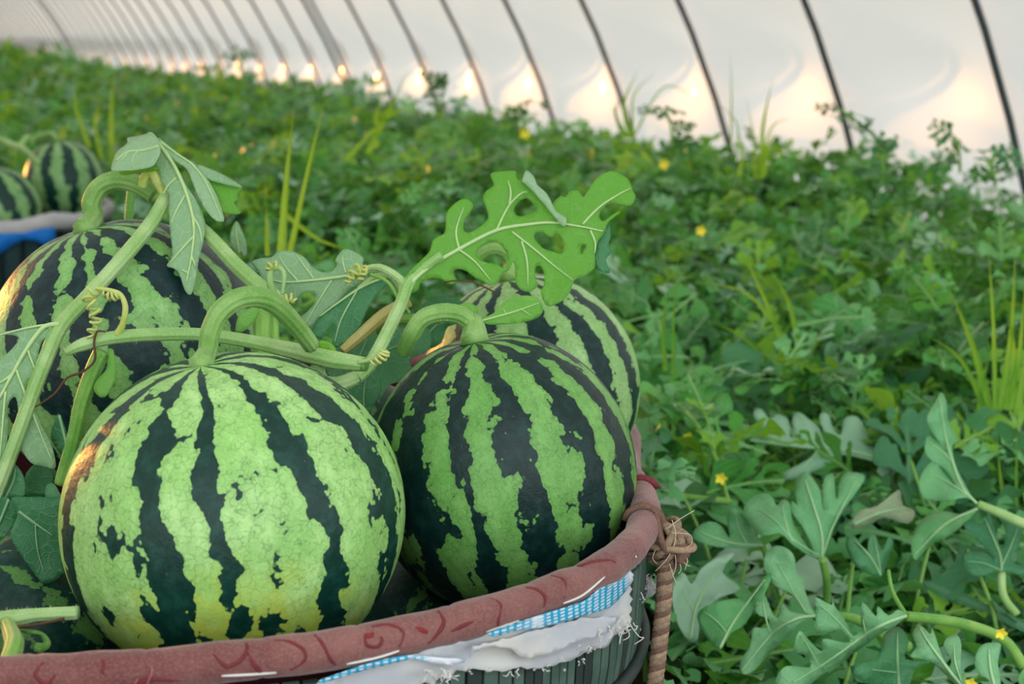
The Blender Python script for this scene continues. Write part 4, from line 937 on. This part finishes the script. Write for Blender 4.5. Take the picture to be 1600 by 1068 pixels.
def dh(d0, y0, sd): return lambda x, y: d0 + .0005 * (y0 - y) + .04 * noise.noise(Vector((x * .016, y * .016, sd)))
hero('vine with a broad two-lobed leaf just right of the rope knot', zt([(402, 612), (340, 622), (250, 617), (175, 592), (180, 560), (220, 535), (262, 545), (296, 590), (284, 520), (310, 492), (345, 520), (372, 570)]), dh(1.80, 850, 51), 'hero_leaf', [zt([(402, 612), (300, 605), (200, 570)]), zt([(350, 605), (325, 560), (312, 505)])], [([(1190, 850, 1.80), (1200, 880, 1.82), (1198, 930, 1.85)], .004)], rand=.4)
hero('vine with a bright folded leaf low beside the hanging rope', zt([(262, 952), (225, 922), (188, 850), (220, 810), (312, 786), (352, 795), (380, 745), (425, 705), (420, 750), (345, 870), (300, 900)]), dh(1.60, 990, 57), 'field_hi', [zt([(262, 950), (310, 860), (410, 725)]), zt([(285, 900), (250, 860), (210, 830)])], [], 'vein_field', rand=.6)
hero('vine with a small dark curled young leaf right of the fan-shaped one', zt([(790, 715), (740, 700), (700, 670), (675, 610), (690, 582), (712, 590), (745, 650), (750, 590), (768, 570), (795, 630), (815, 585), (832, 605), (820, 650)]), dh(1.72, 890, 61), 'field_hi2', [zt([(790, 712), (755, 650), (705, 595)]), zt([(790, 700), (780, 640), (768, 580)])], [], 'vein_dark', rand=.4)
hero('vine with a long drooping wavy leaf below the upright three-lobed one', zt([(1108, 492), (1050, 510), (1000, 500), (950, 510), (905, 555), (890, 610), (905, 662), (950, 612), (1000, 590), (1060, 545)]), dh(1.86, 830, 67), 'field_hi', [zt([(1108, 492), (1000, 545), (905, 640)])], [], 'vein_field', rand=.3)
hero('vine with a withered pale leaf in the right foreground', zt([(690, 552), (720, 500), (780, 482), (850, 430), (862, 480), (902, 500), (880, 542), (800, 522), (742, 552)]), dh(1.90, 800, 71), 'withered', [zt([(700, 545), (790, 505), (880, 490)])], [], 'vein_field', rand=.3)
hero('vine with a dark lobed leaf under the long-stalked one at the bottom', zt([(850, 1085), (740, 1065), (690, 1010), (780, 985), (800, 905), (850, 880), (882, 930), (870, 985), (962, 992), (905, 1015), (880, 1080)]), dh(1.50, 1068, 77), 'field_hi2', [zt([(850, 1080), (845, 990), (845, 900)]), zt([(845, 1030), (760, 1020)])], [], 'vein_dark', rand=.5)
hero('vine with a broad pale grey-green leaf behind the hanging rope', zt([(160, 925), (120, 860), (105, 760), (140, 700), (170, 740), (200, 690), (260, 650), (310, 640), (270, 700), (330, 755), (250, 790), (200, 850), (190, 920)]), dh(1.72, 930, 81), 'silver', [zt([(165, 920), (190, 800), (260, 690)]), zt([(180, 840), (140, 760)])], [], 'vein_field', rand=.2)
vine_plant('bright yellow-green young vine tip standing up beside the right end of the basket',
    [(1132, 775, 2.0, 1040, 640, 2.15, 40, .55, 'field2', 2), (1118, 705, 2.02, 1100, 625, 2.05, 20, .7, 'field2', 3), (1122, 720, 2.02, 1168, 660, 2.06, -30, .8, 'field2', 1), (1115, 712, 2.0, 1060, 705, 2.0, 30, .6, 'field2', 0)],
    [([(1138, 785, 2.0), (1120, 720, 2.02), (1090, 665, 2.08), (1060, 632, 2.13)], .0035, 'vine_green'), ([(1140, 783, 2.0), (1090, 778, 1.98), (1040, 772, 1.95)], .005, 'vine_green')])
vine_plant('vine with a blue-green three-lobed leaf close behind the right melon',
    [(1015, 735, 1.9, 1035, 650, 2.0, 60, 1.0, 'field_hi2', 1), (1020, 740, 1.9, 1075, 725, 1.88, 40, .9, 'field_hi', 5), (1010, 742, 1.88, 1030, 770, 1.80, 20, .9, 'field_hi', 3)], [([(1015, 738, 1.9), (1005, 800, 1.95)], .004, 'vine_green')])
vine_plant('vine with a bright green scalloped leaf standing in shade, mid right',
    [(1425, 725, 2.15, 1370, 600, 2.35, 55, .9, 'field2', 2), (1440, 715, 2.1, 1345, 665, 2.2, 30, .5, 'field2', 0), (1490, 700, 2.1, 1560, 655, 2.2, 30, .8, 'field2', 2), (1500, 712, 2.05, 1580, 700, 2.1, 20, .5, 'field_hi', 1)], [([(1425, 725, 2.15), (1440, 790, 2.1), (1450, 840, 2.1)], .005, 'vine_green')])
# further leaves that can be told apart, scattered over the near field
cand = []
tries = 0
while len(cand) < 62 and tries < 4000:
    tries += 1
    px = random.uniform(1000, 1660); py = random.uniform(470, 1080); z = random.uniform(.20, .34)
    p = Pz(px, py, z)
    if blocked(p.x, p.y) or p.y < 1.25: continue
    if px < 1120 and py > 720 and p.y < 1.75: continue
    if any((p - q).length < .11 for q in cand): continue
    cand.append(p)
cand.sort(key=lambda p: p.y)
mats_s = ['field_hi', 'field_hi2', 'field_hi2', 'field_hi', 'silver', 'field2', 'field_hi2']
sprawl = {}
for i, p in enumerate(cand):
    mname = random.choice(mats_s); q = proj(p)
    look = {'field_hi': 'mid green', 'field_hi2': 'dark green', 'silver': 'silvery green', 'field2': 'yellow-green'}[mname]
    where = ('in the bottom right corner' if q[1] > 900 and q[0] > 1330 else 'low in front, right of the rope' if q[1] > 850 else 'at the right edge below the tall grass' if q[0] > 1450 and q[1] > 640 else
             'at the right edge behind the tall grass' if q[0] > 1450 else 'right of the back melon' if q[0] < 1150 and q[1] < 650 else 'beside the knot of the rope' if q[0] < 1200 and q[1] > 640 else 'below the arching grass tuft' if q[1] > 640 else 'around the arching grass tuft')
    th = thing('watermelon_vine', (p.x, p.y, .01), f'vine with {look} leaves {where}', 'vine', 'sprawling field vines')
    n = 4
    top = p + Vector((random.uniform(-.06, .06), random.uniform(0, .08), .0))
    sx = random.uniform(-.10, .10); pts = crom([Vector((p.x, p.y, .01)), p + Vector((sx * .4, .03, -p.z * .45)), p + Vector((sx, .06, -.05))], 6)
    V, Fc = tube(pts, [.004, .003, .002], 7); mine = 0
    for j in range(14):
        if nleaf >= 268 or mine >= n: break
        yaw = random.uniform(0, 2 * math.pi); el = random.uniform(-.2, .75); L = random.uniform(.12, .21)
        b_ = pts[6 + (j * 2) % 7] + Vector((0, 0, random.uniform(-.05, .02)))
        t_ = b_ + Vector((math.cos(yaw) * math.cos(el), math.sin(yaw) * math.cos(el), math.sin(el))) * L
        if t_.y < 1.2 or blocked(t_.x, t_.y) or in_front_of_heroes(t_) or in_front_of_heroes(b_): continue
        R, LL = frame(b_, t_, random.gauss(0, .55))
        o = bpy.data.objects.new('leaf', leaf_mesh(random.randrange(8), mname)); C.objects.link(o); o.parent = th
        o.matrix_basis = Matrix.Translation(b_ - th.location) @ R.to_4x4() @ Matrix.Diagonal((L, L * random.uniform(.8, 1.1), L, 1)); nleaf += 1; mine += 1
    if mine: obj('stem', V, Fc, 'vine_green', th); sprawl.setdefault(th['label'], []).append((q[0], th))
    else: bpy.data.objects.remove(th)

for lab, lst in sprawl.items():
    lst.sort(key=lambda e: e[0])
    if len(lst) > 1:
        for k, (_, th) in enumerate(lst): th['label'] = lab + (', leftmost' if k == 0 else ', rightmost' if k == len(lst) - 1 else f', {ordinal(k + 1)} from left')
# the rest of the foliage: countless leaves
def build_stuff(name, items, m, label, cat):
    Vs, Fs, Ls, off = [], [], [], 0
    for lib, k, R, L, w, b_, rnd in items:
        V, T, lv = lib[k]
        X = V * np.array([L, L * w, L], dtype=np.float32)
        X = X @ np.array(R, dtype=np.float32).T + np.array(b_, dtype=np.float32)
        Vs.append(X); Fs.append(np.array(T, dtype=np.int32) + off); off += len(V)
        l2_ = lv.copy(); l2_[:, 2] = rnd; Ls.append(l2_)
    V = np.concatenate(Vs); T = np.concatenate(Fs); lv = np.concatenate(Ls)
    me = bpy.data.meshes.new(name); me.vertices.add(len(V)); me.vertices.foreach_set('co', V.ravel())
    me.loops.add(T.size); me.loops.foreach_set('vertex_index', T.ravel()); me.polygons.add(len(T))
    me.polygons.foreach_set('loop_start', np.arange(0, T.size, 3, dtype=np.int32)); me.polygons.foreach_set('loop_total', np.full(len(T), 3, dtype=np.int32))
    me.polygons.foreach_set('use_smooth', np.ones(len(T), dtype=bool))
    a = me.color_attributes.new('lv', 'FLOAT_COLOR', 'POINT'); arr = np.ones((len(V), 4), dtype=np.float32); arr[:, :3] = lv; a.data.foreach_set('color', arr.ravel())
    me.materials.append(M[m]); me.update(); me.validate()
    o = bpy.data.objects.new(name, me); C.objects.link(o); tagset(o, label, cat, None, 'stuff'); return len(T)
def scatter(n, t_lo, t_hi, lib, Lr, hmul=(.25, 1.08), density_pow=1.0):
    out = []; tries = 0
    while len(out) < n and tries < n * 12:
        tries += 1
        t = t_lo + (t_hi - t_lo) * random.random() ** density_pow
        s = random.uniform(-3.6, 3.22)
        p = nv * s + uv * t
        if blocked(p.x, p.y) or p.y < 1.15: continue
        h = field_h(p.x, p.y); z = h * random.uniform(*hmul) ** .8
        if not inview((p.x, p.y, z)): continue
        q = proj((p.x, p.y, z))
        if q[2] < 1.42 or (q[0] < 215 and q[1] > 215 and q[2] < 4.5): continue
        if q[0] < 1110 and q[1] > 700 and q[2] < 1.75: continue
        yaw = random.uniform(0, 6.283); el = random.gauss(.15, .45); L = random.uniform(*Lr)
        b_ = Vector((p.x, p.y, z))
        t_ = b_ + Vector((math.cos(yaw) * math.cos(el), math.sin(yaw) * math.cos(el), math.sin(el))) * L
        if q[2] < 2.2:
            q2 = proj(t_)
            if blocked(t_.x, t_.y) or q2[2] < 1.40 or (q2[0] < 1090 and q2[1] > 690): continue
        if in_front_of_heroes(t_) or in_front_of_heroes(b_): continue
        R, _ = frame(b_, t_, random.gauss(0, .6))
        out.append((lib, random.randrange(len(lib)), R, L, random.uniform(.8, 1.1), b_, random.random()))
    return out
items = scatter(1600, .6, 3.0, lib_hi, (.10, .17), (.08, .55)) + scatter(4200, .6, 4.2, lib_hi, (.07, .13)) + scatter(11000, 3.6, 10, lib_mid, (.09, .15), (.35, 1.1)) + scatter(9000, 9, 24, lib_lo, (.14, .24), (.6, 1.15)) + scatter(3500, 22, 46, lib_lo, (.3, .5), (.7, 1.2))
random.shuffle(items); cut = int(len(items) * .72); cut2 = int(len(items) * .90)
ntri = build_stuff('watermelon_foliage', items[:cut], 'field', 'dense green watermelon foliage covering the whole field behind the baskets', 'foliage')
ntri += build_stuff('pale_foliage', items[cut2:], 'silver', 'silvery pale upturned leaves dotted through the field foliage', 'foliage')
ntri += build_stuff('yellow_green_foliage', items[cut:cut2], 'field2', 'yellow-green sunlit young leaves dotted through the field foliage', 'foliage')
print('FIELD TRIS', ntri, len(items), 'leaf parts', nleaf)

# ------------------------------------------------------------------ grass
def blade(parent, lst, w, m='grass'):
    pts = crom([P(*a) for a in lst], 6); n = len(pts); V = []; Fc = []; lv = []
    vd = Vector((0, 1, 0))
    rr = random.random()
    for i, p in enumerate(pts):
        t = (pts[min(i + 1, n - 1)] - pts[max(i - 1, 0)]).normalized(); sd = t.cross(vd).normalized(); f = i / (n - 1)
        ww = w * .40 * min(1, 1.15 - f) * (1 if f < .6 else max(.04, (1 - f) / .4)); 
        V += [p - sd * ww, p + Vector((0, w * .18, 0)), p + sd * ww]; lv += [(f, .2, rr), (f, .5, rr), (f, .8, rr)]
    for i in range(n - 1): Fc += [(3 * i, 3 * i + 1, 3 * i + 4, 3 * i + 3), (3 * i + 1, 3 * i + 2, 3 * i + 5, 3 * i + 4)]
    return obj('blade', V, Fc, m, parent, lv=np.array(lv))
def clump(label, blades):
    b0 = P(*blades[0][0][0]); th = thing('grass_clump', (b0.x, b0.y, 0), label, 'grass')
    for lst, w in blades: blade(th, lst, w)
clump('two tall bright grass blades rising just behind the big lobed leaf and left melon', [([(438, 420, 2.3), (446, 300, 2.3), (460, 160, 2.3)], .019), ([(450, 410, 2.35), (478, 280, 2.35), (512, 138, 2.35)], .013), ([(418, 400, 2.3), (417, 350, 2.3), (416, 318, 2.3)], .010), ([(440, 330, 2.4), (500, 375, 2.4), (560, 392, 2.4)], .012)])
clump('blurred tall grass blade behind the distant basket', [([(176, 260, 5), (174, 180, 5), (178, 105, 5)], .028), ([(140, 230, 5), (120, 170, 5), (118, 120, 5)], .02), ([(160, 250, 5), (148, 190, 5), (160, 150, 5)], .018)])
clump('slanting grass blade reaching up to the film wall, in the middle of the field', [([(575, 240, 4), (600, 190, 4), (640, 105, 4)], .02), ([(540, 250, 4), (610, 180, 4), (660, 170, 4)], .014), ([(590, 230, 4), (588, 180, 4), (600, 150, 4)], .012)])
clump('arching grass tuft against the film wall, left of the thin dry stalk', [([(985, 215, 4.2), (975, 160, 4.2), (1000, 105, 4.2)], .016), ([(980, 215, 4.2), (962, 180, 4.2), (968, 150, 4.2)], .016), ([(990, 215, 4.2), (990, 150, 4.2), (1030, 108, 4.2)], .010), ([(992, 210, 4.2), (1040, 135, 4.2), (1105, 165, 4.2)], .008), ([(975, 215, 4.2), (965, 190, 4.2), (955, 160, 4.2)], .014)])
clump('grass tuft with a thin dry stalk against the film wall, right of the arching tuft', [([(1142, 225, 4), (1143, 150, 4), (1141, 75, 4)], .007), ([(1150, 240, 4), (1150, 190, 4), (1100, 145, 4)], .008), ([(1190, 280, 4), (1192, 200, 4), (1208, 120, 4)], .020), ([(1185, 280, 4), (1205, 200, 4), (1240, 185, 4)], .010), ([(1180, 280, 4), (1178, 220, 4), (1165, 150, 4)], .010), ([(1195, 275, 4), (1200, 230, 4), (1212, 200, 4)], .012), ([(1155, 275, 4), (1160, 230, 4), (1152, 205, 4)], .012)])
clump('grass tuft with dark arching blades in the middle of the right field', [([(1248, 610, 2.5), (1205, 490, 2.5), (1140, 350, 2.6)], .016), ([(1255, 610, 2.5), (1235, 480, 2.5), (1190, 400, 2.6)], .016), ([(1245, 560, 2.5), (1170, 460, 2.5), (1070, 440, 2.55)], .009), ([(1240, 600, 2.5), (1165, 530, 2.5), (1105, 500, 2.5)], .014), ([(1250, 610, 2.5), (1272, 540, 2.5), (1325, 505, 2.5)], .013), ([(1235, 630, 2.45), (1240, 600, 2.45), (1265, 595, 2.4)], .014), ([(1180, 590, 2.5), (1215, 540, 2.5), (1260, 460, 2.55)], .010)])
clump('tall broad-bladed grass clump at the right edge of the field', [([(1545, 640, 2.2), (1520, 540, 2.2), (1475, 430, 2.25)], .018), ([(1555, 640, 2.2), (1552, 500, 2.2), (1543, 372, 2.2)], .010), ([(1562, 640, 2.2), (1580, 520, 2.2), (1588, 360, 2.2)], .014), ([(1570, 640, 2.2), (1592, 560, 2.2), (1602, 430, 2.2)], .016), ([(1540, 640, 2.2), (1500, 560, 2.2), (1440, 520, 2.25)], .012), ([(1580, 640, 2.2), (1585, 560, 2.2), (1575, 480, 2.2)], .016), ([(1590, 650, 2.2), (1600, 580, 2.2), (1620, 500, 2.2)], .018), ([(1530, 650, 2.2), (1535, 600, 2.2), (1550, 540, 2.2)], .012), ([(1575, 860, 2.0), (1565, 760, 2.05), (1555, 660, 2.1)], .010), ([(1590, 860, 2.0), (1588, 760, 2.05), (1590, 650, 2.1)], .010)])
clump('thin bright grass blades among the leaves left of the arching tuft', [([(335 + 720, 640, 2.4), (1052, 520, 2.4), (1062, 350, 2.5)], .009), ([(1040, 580, 2.4), (1036, 500, 2.4), (1050, 440, 2.4)], .011)])
# plant tips showing above the canopy against the film
def sprig(label, pts, n, sz):
    b0 = P(*pts[0]); th = thing('watermelon_vine', (b0.x, b0.y, .02), label, 'vine'); path = ppath(pts, 8)
    V, Fc = tube(path, .004, 6); obj('stem', V, Fc, 'vine_green', th)
    for i in range(n):
        p = path[int((i + 1) / n * (len(path) - 1))]; yaw = random.uniform(0, 6.28); L = sz * random.uniform(.7, 1.2)
        R, _ = frame(p, p + Vector((math.cos(yaw), math.sin(yaw) * .5, random.uniform(-.2, .6))), random.gauss(0, .6))
        o = bpy.data.objects.new('leaf', leaf_mesh(i % 8, 'field_hi2')); C.objects.link(o); o.parent = th
        o.matrix_basis = Matrix.Translation(p - th.location) @ R.to_4x4() @ Matrix.Diagonal((L, L, L, 1))
sprig('thin vine tip rising against the film beside the brightest right glint', [(1380, 270, 3.6), (1375, 225, 3.6), (1345, 195, 3.6), (1312, 170, 3.6)], 9, .06)
sprig('small leafy tip against the film at the upper right, near the right edge', [(1500, 270, 3.6), (1498, 230, 3.6), (1490, 212, 3.6)], 5, .07)
sprig('leafy tip at the canopy edge right of the film wall edge', [(1555, 290, 3.4), (1550, 260, 3.4), (1552, 240, 3.4)], 6, .08)
sprig('leafy tip at the canopy edge right of the arching tuft', [(1050, 230, 4.0), (1048, 195, 4.0), (1040, 172, 4.0)], 7, .08)
sprig('leafy tip at the canopy edge in the middle, below the slanting hoop', [(695, 200, 4.8), (690, 160, 4.8), (700, 125, 4.8)], 8, .09)
sprig('small leafy tip against the glowing film at the upper left', [(375, 140, 7.5), (378, 110, 7.5), (372, 72, 7.5)], 8, .10)
sprig('leafy tip at the canopy edge, left of the middle glint', [(815, 210, 4.4), (818, 185, 4.4), (812, 160, 4.4)], 4, .08)

# ------------------------------------------------------------------ small yellow flowers
for lab, px, py, d, s in (('yellow flower bud beside the young vine tip near the rope', 1126, 746, 1.97, .009), ('small yellow flower at the far right of the bottom corner vines', 1563, 988, 1.55, .007), ('small yellow flower at the very bottom right', 1515, 1066, 1.45, .007),
                          ('yellow flower high in the field below the right hoop', 1037, 256, 3.9, .016), ('yellow flower speck near the top of the field, left of the arching tuft', 820, 208, 4.3, .018), ('yellow flower speck in the field beside the big lobed leaf', 1095, 360, 3.0, .012), ('yellow flower speck among leaves right of the back melon', 1075, 683, 2.1, .009)):
    c = P(px, py, d); th = thing('flower', c, lab, 'flower')
    for k in range(5):
        a = k * 2 * math.pi / 5; u = Vector((math.cos(a), -.5, math.sin(a))).normalized(); w = u.cross(Vector((0, 1, 0))).normalized()
        V = [c, c + u * s * .6 + w * s * .4, c + u * s * 1.1 + w * s * .15, c + u * s * 1.1 - w * s * .15, c + u * s * .6 - w * s * .4]
        obj('petal', V, [(0, 1, 2, 3, 4)], 'flower', th)
